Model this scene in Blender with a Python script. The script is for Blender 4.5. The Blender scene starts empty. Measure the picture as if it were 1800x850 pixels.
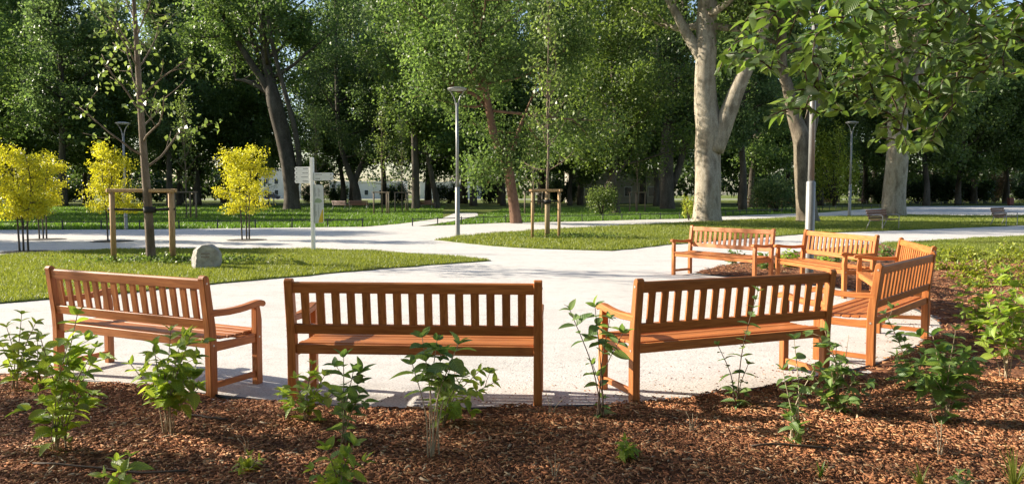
import bpy, bmesh, math, random
import numpy as np
from mathutils import Vector, Matrix, Euler
R = math.radians
scene = bpy.context.scene
col = scene.collection

# ------------------------------------------------------------------ camera, sky, sun, exposure
CAM_F, CAM_P, CAM_H = 1329.0, 0.0639, 1.493          # focal length in photo pixels, downward pitch, eye height
cam_d = bpy.data.cameras.new('camera'); cam = bpy.data.objects.new('camera', cam_d); col.objects.link(cam)
cam.location = (0, 0, CAM_H); cam.rotation_euler = (math.pi/2-CAM_P, 0, 0)
cam_d.sensor_width = 36; cam_d.lens = 36*CAM_F/1800; cam_d.clip_start = 0.05; cam_d.clip_end = 2000
scene.camera = cam
SUN_EL, SUN_AZ = R(26), R(13.5)                       # sun comes from the left, a little from beyond
to_sun = Vector((-math.cos(SUN_AZ)*math.cos(SUN_EL), math.sin(SUN_AZ)*math.cos(SUN_EL), math.sin(SUN_EL)))
world = bpy.data.worlds.new('World'); scene.world = world; world.use_nodes = True
wn = world.node_tree
bg = wn.nodes['Background']; sky = wn.nodes.new('ShaderNodeTexSky'); sky.sky_type = 'NISHITA'; sky.sun_disc = False
sky.sun_elevation = SUN_EL; sky.sun_rotation = math.atan2(to_sun.x, to_sun.y); sky.air_density = 1.0; sky.dust_density = 1.2
wn.links.new(sky.outputs[0], bg.inputs[0]); bg.inputs[1].default_value = 0.092
sun_d = bpy.data.lights.new('sun', 'SUN'); sun_d.energy = 5.0; sun_d.angle = R(0.53); sun_d.color = (1.0, 0.90, 0.74)
sun = bpy.data.objects.new('sun', sun_d); col.objects.link(sun); sun.location = (-30, 10, 40)
sun.rotation_euler = to_sun.to_track_quat('Z', 'Y').to_euler()
scene.view_settings.view_transform = 'Standard'; scene.view_settings.look = 'None'
scene.view_settings.exposure = 1.16; scene.view_settings.gamma = 1.0
scene.cycles.use_denoising = True
scene.cycles.max_bounces = 7; scene.cycles.diffuse_bounces = 3; scene.cycles.glossy_bounces = 2
scene.cycles.transmission_bounces = 4; scene.cycles.transparent_max_bounces = 4
scene.cycles.caustics_reflective = False; scene.cycles.caustics_refractive = False

# ------------------------------------------------------------------ helpers
def G(u, v, z=0.0):
    """ground point under a photo pixel"""
    c, s = math.cos(CAM_P), math.sin(CAM_P)
    d = ((u-900)/CAM_F, c-(v-425)/CAM_F*s, -s-(v-425)/CAM_F*c)
    t = (z-CAM_H)/d[2]
    return (d[0]*t, d[1]*t)
def AT(u, v, Y):
    """point at depth Y seen at a photo pixel"""
    c, s = math.cos(CAM_P), math.sin(CAM_P)
    d = ((u-900)/CAM_F, c-(v-425)/CAM_F*s, -s-(v-425)/CAM_F*c)
    t = Y/d[1]
    return (d[0]*t, Y, CAM_H+d[2]*t)

def obj(name, mesh, m=None, parent=None, loc=None):
    o = bpy.data.objects.new(name, mesh)
    if m is not None and hasattr(mesh, 'materials') and not mesh.materials: mesh.materials.append(m)
    if parent is not None: o.parent = parent
    if loc is not None: o.location = loc
    col.objects.link(o); return o
def tag(o, label=None, cat=None, group=None, kind=None):
    if label: o['label'] = label
    if cat: o['category'] = cat
    if group: o['group'] = group
    if kind: o['kind'] = kind
    return o
def empty(name, loc, rz=0.0):
    o = bpy.data.objects.new(name, None); o.location = loc; o.rotation_euler = (0, 0, rz); o.empty_display_size = .1
    col.objects.link(o); return o
def pydata(name, v, f, m=None, smooth=False):
    me = bpy.data.meshes.new(name); me.from_pydata([tuple(map(float, p)) for p in v], [], [tuple(map(int, q)) for q in f]); me.update()
    if m: me.materials.append(m)
    if smooth: me.polygons.foreach_set('use_smooth', [True]*len(me.polygons))
    return me
def npmesh(name, verts, faces, m=None, smooth=False):
    """verts (n,3), faces (k,c) with constant c"""
    verts = np.asarray(verts, np.float32); faces = np.asarray(faces, np.int32)
    me = bpy.data.meshes.new(name); n, (k, c) = len(verts), faces.shape
    me.vertices.add(n); me.vertices.foreach_set('co', verts.ravel())
    me.loops.add(k*c); me.loops.foreach_set('vertex_index', faces.ravel())
    me.polygons.add(k); me.polygons.foreach_set('loop_start', np.arange(0, k*c, c, dtype=np.int32))
    try: me.polygons.foreach_set('loop_total', np.full(k, c, np.int32))
    except Exception: pass
    if smooth: me.polygons.foreach_set('use_smooth', np.ones(k, bool))
    me.update(calc_edges=True)
    if m: me.materials.append(m)
    return me
def box(name, sx, sy, sz, m=None, bev=0.004, centre=(0, 0, 0), seg=1):
    bm = bmesh.new(); bmesh.ops.create_cube(bm, size=1)
    bmesh.ops.scale(bm, vec=(sx, sy, sz), verts=bm.verts)
    if bev: bmesh.ops.bevel(bm, geom=bm.edges[:], offset=bev, segments=seg, affect='EDGES', profile=.6)
    bmesh.ops.translate(bm, vec=centre, verts=bm.verts)
    me = bpy.data.meshes.new(name); bm.to_mesh(me); bm.free()
    if m: me.materials.append(m)
    return me
def prism(name, poly, x0, x1, m=None, bev=0.004, axis='x'):
    """extrude a (a,b) polygon along an axis: 'x' -> (x,a,b); 'z' -> (a,b,z); 'y' -> (a,y,b)"""
    bm = bmesh.new()
    def P(a, b, t): return (t, a, b) if axis == 'x' else (a, b, t) if axis == 'z' else (a, t, b)
    A = [bm.verts.new(P(a, b, x0)) for a, b in poly]; B = [bm.verts.new(P(a, b, x1)) for a, b in poly]
    bm.faces.new(A); bm.faces.new(B[::-1]); n = len(poly)
    for i in range(n): bm.faces.new((A[i], B[i], B[(i+1) % n], A[(i+1) % n]))
    bmesh.ops.recalc_face_normals(bm, faces=bm.faces)
    if bev:
        es = [e for e in bm.edges if e.calc_face_angle(0) > .6]
        bmesh.ops.bevel(bm, geom=es, offset=bev, segments=1, affect='EDGES')
    me = bpy.data.meshes.new(name); bm.to_mesh(me); bm.free()
    if m: me.materials.append(m)
    return me
def tubes(name, paths, sides=8, m=None):
    """paths: list of (pts, radii); joined smooth tubes with closed ends"""
    V, F, base = [], [], 0
    for pts, rad in paths:
        P = np.asarray(pts, float); n = len(P)
        T = np.gradient(P, axis=0); T /= np.linalg.norm(T, axis=1)[:, None]+1e-9
        ref = np.array([1., 0, 0]) if abs(T[0, 0]) < .8 else np.array([0, 1., 0])
        a = np.arange(sides)*2*math.pi/sides
        for i in range(n):
            x = np.cross(T[i], ref); x /= np.linalg.norm(x)+1e-9; y = np.cross(T[i], x); ref = np.cross(x, T[i])*1.0
            ref = ref if np.linalg.norm(np.cross(T[i], ref)) > .1 else np.array([0, 1., 0])
            r = rad[i] if hasattr(rad, '__len__') else rad
            V.append(P[i]+r*(np.cos(a)[:, None]*x+np.sin(a)[:, None]*y))
        for i in range(n-1):
            for k in range(sides):
                F.append((base+i*sides+k, base+i*sides+(k+1) % sides, base+(i+1)*sides+(k+1) % sides, base+(i+1)*sides+k))
        V.append(P[[0, -1]])
        c0, c1 = base+n*sides, base+n*sides+1
        for k in range(0, sides, 1):
            F.append((c0, base+(k+1) % sides, base+k, c0)); F.append((c1, base+(n-1)*sides+k, base+(n-1)*sides+(k+1) % sides, c1))
        base += n*sides+2
    F = [f if f[0] != f[3] else f[:3] for f in F]
    return pydata(name, np.vstack(V), F, m, True)
def smooth_path(pts, n=4):
    """catmull-rom through points"""
    P = [np.array(p, float) for p in pts]; P = [2*P[0]-P[1]]+P+[2*P[-1]-P[-2]]; out = []
    for i in range(1, len(P)-2):
        for k in range(n):
            t = k/n; a, b, c, d = P[i-1], P[i], P[i+1], P[i+2]
            out.append(.5*(2*b+(c-a)*t+(2*a-5*b+4*c-d)*t*t+(3*b-a-3*c+d)*t**3))
    out.append(P[-2]); return np.array(out)
def in_poly(x, y, poly):
    ins = np.zeros(len(x), bool); n = len(poly); j = n-1
    for i in range(n):
        xi, yi = poly[i]; xj, yj = poly[j]
        c = ((yi > y) != (yj > y)) & (x < (xj-xi)*(y-yi)/((yj-yi) if yj != yi else 1e-9)+xi)
        ins ^= c; j = i
    return ins

# ------------------------------------------------------------------ materials
def new_mat(name):
    m = bpy.data.materials.new(name); m.use_nodes = True
    nt = m.node_tree; return m, nt, nt.nodes['Principled BSDF'], nt.nodes['Material Output']
def ramp(nt, stops):
    n = nt.nodes.new('ShaderNodeValToRGB'); e = n.color_ramp.elements
    while len(e) < len(stops): e.new(.5)
    for q, (p, c) in zip(e, stops): q.position = p; q.color = (*c, 1)
    return n
def noise(nt, scale, detail=4, rough=.6, coord='Object', stretch=None):
    tc = nt.nodes.new('ShaderNodeTexCoord'); n = nt.nodes.new('ShaderNodeTexNoise')
    n.inputs['Scale'].default_value = scale; n.inputs['Detail'].default_value = detail; n.inputs['Roughness'].default_value = rough
    src = tc.outputs[coord]
    if stretch:
        mp = nt.nodes.new('ShaderNodeMapping'); mp.inputs['Scale'].default_value = stretch; nt.links.new(src, mp.inputs[0]); src = mp.outputs[0]
    nt.links.new(src, n.inputs['Vector']); return n
def mixc(nt, fac, a, b, mode='MIX'):
    n = nt.nodes.new('ShaderNodeMix'); n.data_type = 'RGBA'; n.blend_type = mode
    if isinstance(fac, (int, float)): n.inputs[0].default_value = fac
    else: nt.links.new(fac, n.inputs[0])
    for i, x in ((6, a), (7, b)):
        if isinstance(x, tuple): n.inputs[i].default_value = (*x, 1)
        else: nt.links.new(x, n.inputs[i])
    return n.outputs[2]
def bump(nt, bsdf, h, strength, dist):
    b = nt.nodes.new('ShaderNodeBump'); b.inputs['Strength'].default_value = strength; b.inputs['Distance'].default_value = dist
    nt.links.new(h, b.inputs['Height']); nt.links.new(b.outputs[0], bsdf.inputs['Normal'])
def simple(name, stops, scale=5, detail=4, rough=.7, bs=0, bd=.01, metal=0, stretch=None, spec=None, coord='Object', rand=0, rough_n=.6):
    m, nt, b, _ = new_mat(name)
    n = noise(nt, scale, detail, rough_n, coord, stretch); r = ramp(nt, stops); nt.links.new(n.outputs['Fac'], r.inputs[0]); c = r.outputs[0]
    if rand:
        oi = nt.nodes.new('ShaderNodeObjectInfo'); r2 = ramp(nt, [(0, (1-rand,)*3), (1, (1+rand,)*3)]); nt.links.new(oi.outputs['Random'], r2.inputs[0]); c = mixc(nt, 1.0, c, r2.outputs[0], 'MULTIPLY')
    nt.links.new(c, b.inputs['Base Color']); b.inputs['Roughness'].default_value = rough; b.inputs['Metallic'].default_value = metal
    if spec is not None: b.inputs['Specular IOR Level'].default_value = spec
    if bs: bump(nt, b, n.outputs['Fac'], bs, bd)
    return m
def leafmat(name, dark, light, trans, tfac=.38, rough=.45, use_obj=False, spec=.5, patch=0.0):
    """leaf: glossy-ish reflection + light coming through; colour varies from leaf to leaf"""
    m, nt, b, out = new_mat(name)
    if use_obj: rnd = nt.nodes.new('ShaderNodeObjectInfo').outputs['Random']
    else: rnd = nt.nodes.new('ShaderNodeNewGeometry').outputs['Random Per Island']
    r = ramp(nt, [(0, dark), (1, light)]); nt.links.new(rnd, r.inputs[0]); c = r.outputs[0]
    if patch:
        n = noise(nt, .35, 2); r3 = ramp(nt, [(.3, (1-patch,)*3), (.7, (1+patch,)*3)]); nt.links.new(n.outputs['Fac'], r3.inputs[0]); c = mixc(nt, 1.0, c, r3.outputs[0], 'MULTIPLY')
    nt.links.new(c, b.inputs['Base Color']); b.inputs['Roughness'].default_value = rough; b.inputs['Specular IOR Level'].default_value = spec
    if use_obj:                                        # veins: midrib and side ribs in the leaf's own coordinates
        tcn = nt.nodes.new('ShaderNodeTexCoord'); sp = nt.nodes.new('ShaderNodeSeparateXYZ'); nt.links.new(tcn.outputs['Object'], sp.inputs[0])
        def mth(op, a, v):
            q = nt.nodes.new('ShaderNodeMath'); q.operation = op; nt.links.new(a, q.inputs[0])
            if isinstance(v, (int, float)): q.inputs[1].default_value = v
            elif v is not None: nt.links.new(v, q.inputs[1])
            return q.outputs[0]
        ay = mth('ABSOLUTE', sp.outputs['Y'], None); w = mth('SINE', mth('MULTIPLY', mth('SUBTRACT', sp.outputs['X'], mth('MULTIPLY', ay, 1.1)), 52), None)
        rib = ramp(nt, [(0, (.86, .86, .86)), (.75, (1, 1, 1)), (1, (1.25, 1.22, 1.1))]); nt.links.new(mth('MULTIPLY_ADD', w, .5), rib.inputs[0]); rib.inputs[0].links[0].from_node.inputs[2].default_value = .5
        mid = ramp(nt, [(0, (1.5, 1.45, 1.3)), (.022, (1, 1, 1))]); nt.links.new(ay, mid.inputs[0])
        c = mixc(nt, 1.0, mixc(nt, 1.0, c, rib.outputs[0], 'MULTIPLY'), mid.outputs[0], 'MULTIPLY')
        nt.links.new(c, b.inputs['Base Color']); bump(nt, b, w, .35, .01)
    t = nt.nodes.new('ShaderNodeBsdfTranslucent')
    tc = mixc(nt, 1.0, c, tuple(trans), 'MULTIPLY')
    nt.links.new(tc, t.inputs[0])
    mx = nt.nodes.new('ShaderNodeMixShader'); mx.inputs[0].default_value = tfac
    nt.links.new(b.outputs[0], mx.inputs[1]); nt.links.new(t.outputs[0], mx.inputs[2]); nt.links.new(mx.outputs[0], out.inputs[0])
    return m

M = {}
def wood_mat(name, c0, c1, c2, rough, grain=(2.2, 30, 30)):
    m, nt, b, _ = new_mat(name)
    oi = nt.nodes.new('ShaderNodeObjectInfo'); tc = nt.nodes.new('ShaderNodeTexCoord')
    off = nt.nodes.new('ShaderNodeVectorMath'); off.operation = 'ADD'
    sc = nt.nodes.new('ShaderNodeMath'); sc.operation = 'MULTIPLY'; sc.inputs[1].default_value = 37; nt.links.new(oi.outputs['Random'], sc.inputs[0])
    nt.links.new(tc.outputs['Object'], off.inputs[0]); nt.links.new(sc.outputs[0], off.inputs[1])
    mp = nt.nodes.new('ShaderNodeMapping'); mp.inputs['Scale'].default_value = grain; nt.links.new(off.outputs[0], mp.inputs[0])
    n = nt.nodes.new('ShaderNodeTexNoise'); n.inputs['Scale'].default_value = 2.2; n.inputs['Detail'].default_value = 6; n.inputs['Distortion'].default_value = .6
    nt.links.new(mp.outputs[0], n.inputs['Vector'])
    r = ramp(nt, [(.28, c0), (.52, c1), (.78, c2)]); nt.links.new(n.outputs['Fac'], r.inputs[0])
    r2 = ramp(nt, [(0, (.80, .78, .74)), (1, (1.16, 1.14, 1.10))]); nt.links.new(oi.outputs['Random'], r2.inputs[0])
    c = mixc(nt, 1.0, r.outputs[0], r2.outputs[0], 'MULTIPLY')
    nt.links.new(c, b.inputs['Base Color']); b.inputs['Roughness'].default_value = rough; b.inputs['Specular IOR Level'].default_value = .45
    bump(nt, b, n.outputs['Fac'], .08, .001)
    return m
HW = ((.30, .090, .021), (.46, .160, .041), (.57, .225, .070), .48)
M['bench'] = wood_mat('varnished_hardwood', *HW); M['bench_z'] = wood_mat('varnished_hardwood_upright', *HW, grain=(30, 30, 2.2)); M['bench_y'] = wood_mat('varnished_hardwood_cross', *HW, grain=(30, 2.2, 30))
M['stake'] = simple('stake_wood', [(.3, (.34, .20, .09)), (.7, (.52, .34, .17))], 6, 5, .75, .2, .003, stretch=(6, 6, 1), rand=.1)
M['stake_grey'] = simple('weathered_stake_wood', [(.3, (.15, .11, .08)), (.7, (.27, .21, .15))], 6, 5, .8, .2, .003, stretch=(6, 6, 1), rand=.15)
M['steel'] = simple('galvanised_steel', [(.3, (.24, .24, .235)), (.7, (.30, .30, .29))], 8, 3, .42, metal=.35)
M['steel_dark'] = simple('dark_painted_steel', [(.3, (.02, .025, .03)), (.7, (.035, .04, .045))], 8, 3, .5)
M['bolt'] = simple('bolt_metal', [(.3, (.55, .52, .48)), (.7, (.65, .62, .58))], 8, 2, .35, metal=.6)
M['strap'] = simple('black_rubber', [(.3, (.012, .012, .012)), (.7, (.02, .02, .02))], 8, 2, .7)
M['white'] = simple('white_paint', [(.3, (.74, .74, .72)), (.7, (.80, .80, .78))], 6, 3, .4)
M['panel'] = simple('map_panel', [(.3, (.62, .63, .62)), (.7, (.70, .71, .70))], 6, 3, .35)
M['yellow'] = simple('yellow_print', [(.3, (.72, .48, .02)), (.7, (.78, .54, .03))], 6, 3, .4)
M['greenprint'] = simple('green_print', [(.3, (.25, .36, .18)), (.7, (.38, .45, .30))], 60, 3, .4)
M['ink'] = simple('grey_ink', [(.3, (.10, .10, .11)), (.7, (.16, .16, .17))], 6, 2, .5)
M['parkwood'] = simple('park_bench_wood', [(.3, (.16, .07, .04)), (.7, (.27, .13, .08))], 8, 4, .55, stretch=(1, 8, 8), rand=.15)
M['bark_plane'] = None
def bark(name, stops, sc, dark, stretch=(1, 1, .35)):
    m, nt, b, _ = new_mat(name)
    n1 = noise(nt, sc, 3, .5, stretch=stretch); r = ramp(nt, stops); nt.links.new(n1.outputs['Fac'], r.inputs[0])
    for e in r.color_ramp.elements: pass
    n2 = noise(nt, sc*9, 5, .65, stretch=stretch); r2 = ramp(nt, [(.35, (dark,)*3), (.65, (1.1,)*3)]); nt.links.new(n2.outputs['Fac'], r2.inputs[0])
    c = mixc(nt, 1.0, r.outputs[0], r2.outputs[0], 'MULTIPLY')
    nt.links.new(c, b.inputs['Base Color']); b.inputs['Roughness'].default_value = .85; b.inputs['Specular IOR Level'].default_value = .2
    bump(nt, b, n2.outputs['Fac'], .5, .03)
    return m
M['bark_plane'] = bark('plane_bark', [(.30, (.20, .165, .12)), (.43, (.31, .265, .20)), (.55, (.43, .38, .30)), (.70, (.33, .28, .20))], 3.2, .66)
M['bark_dark'] = bark('dark_bark', [(.35, (.075, .062, .048)), (.65, (.14, .12, .095))], 2.2, .55)
M['bark_brown'] = bark('brown_plane_bark', [(.30, (.09, .072, .052)), (.45, (.16, .13, .095)), (.60, (.25, .21, .155)), (.72, (.15, .12, .085))], 2.4, .6)
M['bark_red'] = bark('reddish_bark', [(.35, (.17, .095, .062)), (.65, (.27, .16, .105))], 2.0, .7)
M['bark_young'] = bark('young_bark', [(.35, (.14, .105, .075)), (.65, (.25, .195, .145))], 5, .7)
M['bark_wrap'] = bark('reed_trunk_wrap', [(.35, (.30, .22, .12)), (.65, (.46, .36, .22))], 9, .7, (3, 3, .2))
M['stem'] = simple('plant_stem', [(.3, (.20, .15, .09)), (.7, (.36, .28, .18))], 20, 3, .7, rand=.3)
M['stem_dark'] = simple('dark_plant_stem', [(.3, (.06, .04, .03)), (.7, (.12, .08, .05))], 20, 3, .7)
M['dry'] = simple('dry_stem', [(.3, (.34, .27, .18)), (.7, (.48, .40, .28))], 20, 3, .8)
# foliage
M['leaf_forest'] = leafmat('forest_leaf', (.062, .108, .036), (.155, .215, .072), (2.0, 2.1, 1.2), .43, .44, patch=.3, spec=.3)
M['leaf_forest2'] = leafmat('forest_leaf_cool', (.060, .100, .045), (.140, .195, .082), (2.0, 2.1, 1.3), .43, .42, patch=.3, spec=.3)
M['leaf_plane'] = leafmat('plane_leaf', (.060, .100, .026), (.145, .200, .052), (2.1, 2.1, 1.1), .40, .46, patch=.2)
M['leaf_far'] = leafmat('far_leaf', (.070, .110, .045), (.160, .210, .085), (2.1, 2.2, 1.4), .42, .5, patch=.3)
M['leaf_yellow'] = leafmat('yellow_leaf', (.42, .42, .02), (.76, .70, .05), (1.3, 1.3, .8), .42, .5)
M['leaf_young'] = leafmat('young_leaf', (.085, .130, .035), (.20, .26, .08), (2.0, 2.0, 1.2), .38, .42)
M['leaf_shrub'] = leafmat('shrub_leaf', (.18, .29, .045), (.37, .49, .09), (1.7, 1.55, .9), .46, .42, True)
M['leaf_shrub_blue'] = leafmat('bluish_shrub_leaf', (.10, .19, .055), (.22, .32, .10), (1.8, 1.7, 1.0), .42, .42, True)
M['leaf_branch'] = leafmat('branch_leaf', (.050, .105, .032), (.16, .245, .085), (2.2, 2.1, 1.0), .42, .42, True)
M['leaf_branch2'] = leafmat('branch_foliage', (.042, .092, .026), (.155, .235, .062), (2.2, 2.1, 1.0), .42, .42)
M['leaf_lime'] = leafmat('lime_leaf', (.20, .27, .03), (.42, .46, .06), (1.7, 1.6, .9), .36, .45)
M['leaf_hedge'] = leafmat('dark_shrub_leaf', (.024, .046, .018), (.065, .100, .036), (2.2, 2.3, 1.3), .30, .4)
M['leaf_copper'] = leafmat('copper_leaf', (.11, .065, .03), (.24, .15, .07), (1.5, 1.3, 1.1), .3, .5)
M['grass'] = leafmat('grass_blade', (.115, .155, .022), (.265, .300, .055), (1.9, 1.8, 1.0), .36, .5)
M['grass_far'] = leafmat('far_grass_blade', (.055, .120, .016), (.140, .235, .034), (2.0, 2.0, 1.0), .36, .5)
M['chip'] = None
m, nt, b, _ = new_mat('bark_chip'); M['chip'] = m
geo = nt.nodes.new('ShaderNodeNewGeometry')
r = ramp(nt, [(0, (.075, .028, .014)), (.22, (.19, .076, .036)), (.50, (.34, .142, .064)), (.78, (.48, .220, .105)), (.93, (.54, .31, .15)), (1, (.58, .46, .31))])
nt.links.new(geo.outputs['Random Per Island'], r.inputs[0]); n2 = noise(nt, 90, 3)
r2 = ramp(nt, [(.3, (.72,)*3), (.7, (1.15,)*3)]); nt.links.new(n2.outputs['Fac'], r2.inputs[0])
n4 = noise(nt, 1.7, 4, .65); r4 = ramp(nt, [(.32, (.62, .58, .58)), (.5, (1, 1, 1)), (.7, (1.30, 1.22, 1.10))]); nt.links.new(n4.outputs['Fac'], r4.inputs[0])
nt.links.new(mixc(nt, 1.0, mixc(nt, 1.0, r.outputs[0], r2.outputs[0], 'MULTIPLY'), r4.outputs[0], 'MULTIPLY'), b.inputs['Base Color']); b.inputs['Roughness'].default_value = .8; b.inputs['Specular IOR Level'].default_value = .25
M['mulch'] = simple('mulch_base', [(.3, (.085, .034, .016)), (.5, (.20, .078, .032)), (.72, (.34, .142, .060))], 45, 6, .9, .9, .02, rough_n=.75)
M['soil'] = simple('dark_soil', [(.3, (.03, .025, .02)), (.7, (.06, .05, .04))], 20, 4, .95, .4, .02)
# gravel: pale crushed limestone
m, nt, b, _ = new_mat('pale_gravel'); M['gravel'] = m
n1 = noise(nt, .8, 9, .68, stretch=(1, 1.6, 1)); r1 = ramp(nt, [(.25, (.51, .485, .455)), (.5, (.62, .59, .56)), (.75, (.67, .64, .61))]); nt.links.new(n1.outputs['Fac'], r1.inputs[0])
n2 = noise(nt, 60, 4, .75); r2 = ramp(nt, [(.34, (.50, .48, .46)), (.48, (.98,)*3), (.72, (1.12,)*3)]); nt.links.new(n2.outputs['Fac'], r2.inputs[0])
n3 = noise(nt, 14, 4, .7)
n5 = noise(nt, 6, 8, .72); r5 = ramp(nt, [(.30, (.84, .83, .82)), (.5, (1, 1, 1)), (.7, (1.05, 1.05, 1.04))]); nt.links.new(n5.outputs['Fac'], r5.inputs[0])
nt.links.new(mixc(nt, 1.0, mixc(nt, 1.0, r1.outputs[0], r2.outputs[0], 'MULTIPLY'), r5.outputs[0], 'MULTIPLY'), b.inputs['Base Color']); b.inputs['Roughness'].default_value = .95; b.inputs['Specular IOR Level'].default_value = .15
ad = nt.nodes.new('ShaderNodeMath'); ad.operation = 'ADD'; nt.links.new(n2.outputs['Fac'], ad.inputs[0]); nt.links.new(n3.outputs['Fac'], ad.inputs[1])
bump(nt, b, ad.outputs[0], .5, .012)
# lawn sheet under the blades
m, nt, b, _ = new_mat('lawn'); M['lawn'] = m
n1 = noise(nt, .55, 4, .6); r1 = ramp(nt, [(.3, (.085, .12, .020)), (.52, (.14, .175, .032)), (.72, (.22, .20, .07))]); nt.links.new(n1.outputs['Fac'], r1.inputs[0])
n2 = noise(nt, 22, 5, .75); r2 = ramp(nt, [(.3, (.55,)*3), (.7, (1.35,)*3)]); nt.links.new(n2.outputs['Fac'], r2.inputs[0])
nt.links.new(mixc(nt, 1.0, r1.outputs[0], r2.outputs[0], 'MULTIPLY'), b.inputs['Base Color']); b.inputs['Roughness'].default_value = .9; b.inputs['Specular IOR Level'].default_value = .15
bump(nt, b, n2.outputs['Fac'], .8, .05)
M['stone'] = simple('rough_stone', [(.3, (.26, .235, .205)), (.5, (.40, .37, .33)), (.7, (.52, .49, .44))], 5, 8, .9, .6, .03)
M['engrave'] = simple('engraved_lettering', [(.3, (.20, .12, .09)), (.7, (.26, .16, .12))], 20, 2, .9)
M['plaster'] = simple('pale_plaster', [(.3, (.62, .60, .56)), (.7, (.72, .70, .66))], .6, 4, .85)
M['plaster2'] = simple('beige_plaster', [(.3, (.45, .40, .34)), (.7, (.54, .49, .42))], .6, 4, .85)
M['roof'] = simple('roof_tile', [(.3, (.26, .12, .08)), (.7, (.36, .18, .12))], 2, 4, .8)
M['glass'] = simple('dark_window', [(.3, (.03, .035, .04)), (.7, (.05, .06, .07))], 2, 2, .12)
M['car'] = simple('dark_car_paint', [(.3, (.035, .045, .06)), (.7, (.05, .06, .08))], 2, 2, .25)
M['tyre'] = simple('tyre', [(.3, (.015,)*3), (.7, (.025,)*3)], 8, 2, .8)
M['red'] = simple('dark_red_paint', [(.3, (.15, .028, .02)), (.7, (.20, .04, .03))], 6, 2, .5)

# ------------------------------------------------------------------ leaves and trees (numpy)
def unit(a): return a/(np.linalg.norm(a, axis=1)[:, None]+1e-9)
def leaf_quads(C, size, rng, droop=.5, aspect=.62, fold=.18, up=.9):
    """C (n,3) leaf base points -> verts, quads (diamond leaf folded on its midrib)"""
    n = len(C); a = rng.normal(size=(n, 3)); a[:, 2] -= droop; a = unit(a)
    nr = rng.normal(size=(n, 3)); nr[:, 2] += up; nr = nr-a*(nr*a).sum(1)[:, None]; nr = unit(nr); b = np.cross(nr, a)
    l = size*rng.uniform(.65, 1.3, n)[:, None]; w = l*aspect/2
    V = np.stack([C, C+a*l*.45+b*w+nr*l*fold, C+a*l, C+a*l*.45-b*w+nr*l*fold], 1).reshape(-1, 3)
    return V, np.arange(n*4).reshape(-1, 4)
def limb(p, d, length, r0, r1, rng, n=6, wander=.18, lift=.12):
    P = [np.array(p, float)]; d = np.array(d, float); d /= np.linalg.norm(d)
    for i in range(n):
        d = d+rng.normal(0, wander, 3)*.5; d[2] += lift; d /= np.linalg.norm(d); P.append(P[-1]+d*length/n)
    return np.array(P), np.linspace(r0, r1, n+1)
def tree_mesh(name, seed, trunk, crown_base, crown_r, n_limb, per, size, bark_m, leaf_m, elev=(15, 60), sub=5, spread=.55,
              prof=None, extra_limbs=(), sides=9, top_leaf=True, drop=.0, aspect=.66, limb_r=.42, lift=.10):
    """trunk: list of (x,y,z,r). Returns (wood mesh, crown mesh)."""
    rng = np.random.default_rng(seed)
    T = smooth_path([t[:3] for t in trunk], 4); rr = smooth_path([(t[3], 0, 0) for t in trunk], 4)[:, 0]
    wood = [(T, rr)]; H = T[-1, 2]; pts = []
    zs = T[:, 2]
    def at(z):
        i = min(np.searchsorted(zs, z), len(T)-1); return T[i], rr[i]
    limbs = []
    for i in range(n_limb):
        t = (i+rng.uniform(.1, .9))/n_limb; z = crown_base+(H-crown_base)*t*.97
        p, r = at(z); az = i*2.39996+rng.uniform(-.5, .5); el = R(elev[0]+(elev[1]-elev[0])*t+rng.uniform(-12, 12))
        L = crown_r*(prof(t) if prof else (1-.55*t)*(.55+.9*min(t*3, 1)*.5))*rng.uniform(.7, 1.15)
        limbs.append((p, (math.cos(az)*math.cos(el), math.sin(az)*math.cos(el), math.sin(el)-drop*(1-t)), L, max(r*limb_r, .02)))
    for e in extra_limbs: limbs.append((np.array(e[0]), e[1], e[2], e[3]))
    for p, d, L, r in limbs:
        P, q = limb(p, d, L, r, max(r*.25, .012), rng, 6, .2, lift); wood.append((P, q))
        for k in range(sub):
            t = .30+.7*(k+rng.uniform(.2, .9))/sub; i = min(int(t*6), 5); b = P[i]+(P[i+1]-P[i])*(t*6-i if t < 1 else 1)
            dd = unit(rng.normal(size=(1, 3)))[0]*.9+(P[i+1]-P[i])/(np.linalg.norm(P[i+1]-P[i])+1e-9)*.8; dd[2] += .05
            S, sq = limb(b, dd, L*rng.uniform(.22, .42)+.25, max(r*.28, .010), .006, rng, 4, .3, .03); wood.append((S, sq))
            for j in (1, 2, 3, 4): pts.append(S[j])
        pts.append(P[-1])
    if top_leaf: pts += [T[-1], T[-2]]
    pts = np.array(pts); n = np.maximum(1, rng.poisson(per, len(pts)))
    n = (n*rng.choice([.35, .8, 1.2, 1.7], len(pts))).astype(int)
    C = np.repeat(pts, n, 0); C = C+rng.normal(0, spread, C.shape)*np.array([1, 1, .75])
    C = C[C[:, 2] > 1.2] if crown_base > 2 else C
    V, F = leaf_quads(C, size, rng, aspect=aspect)
    return tubes(name+'_wood', wood, sides, bark_m), npmesh(name+'_leaves', V, F, leaf_m)
def place_tree(name, meshes, loc, rz=0, s=1.0, label='', group=None, cat='tree', sz=None):
    o = empty(name, loc, rz); o.scale = (s, s, sz or s)
    obj('trunk', meshes[0], None, o); obj('crown', meshes[1], None, o)
    tag(o, label, cat, group); return o

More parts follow.
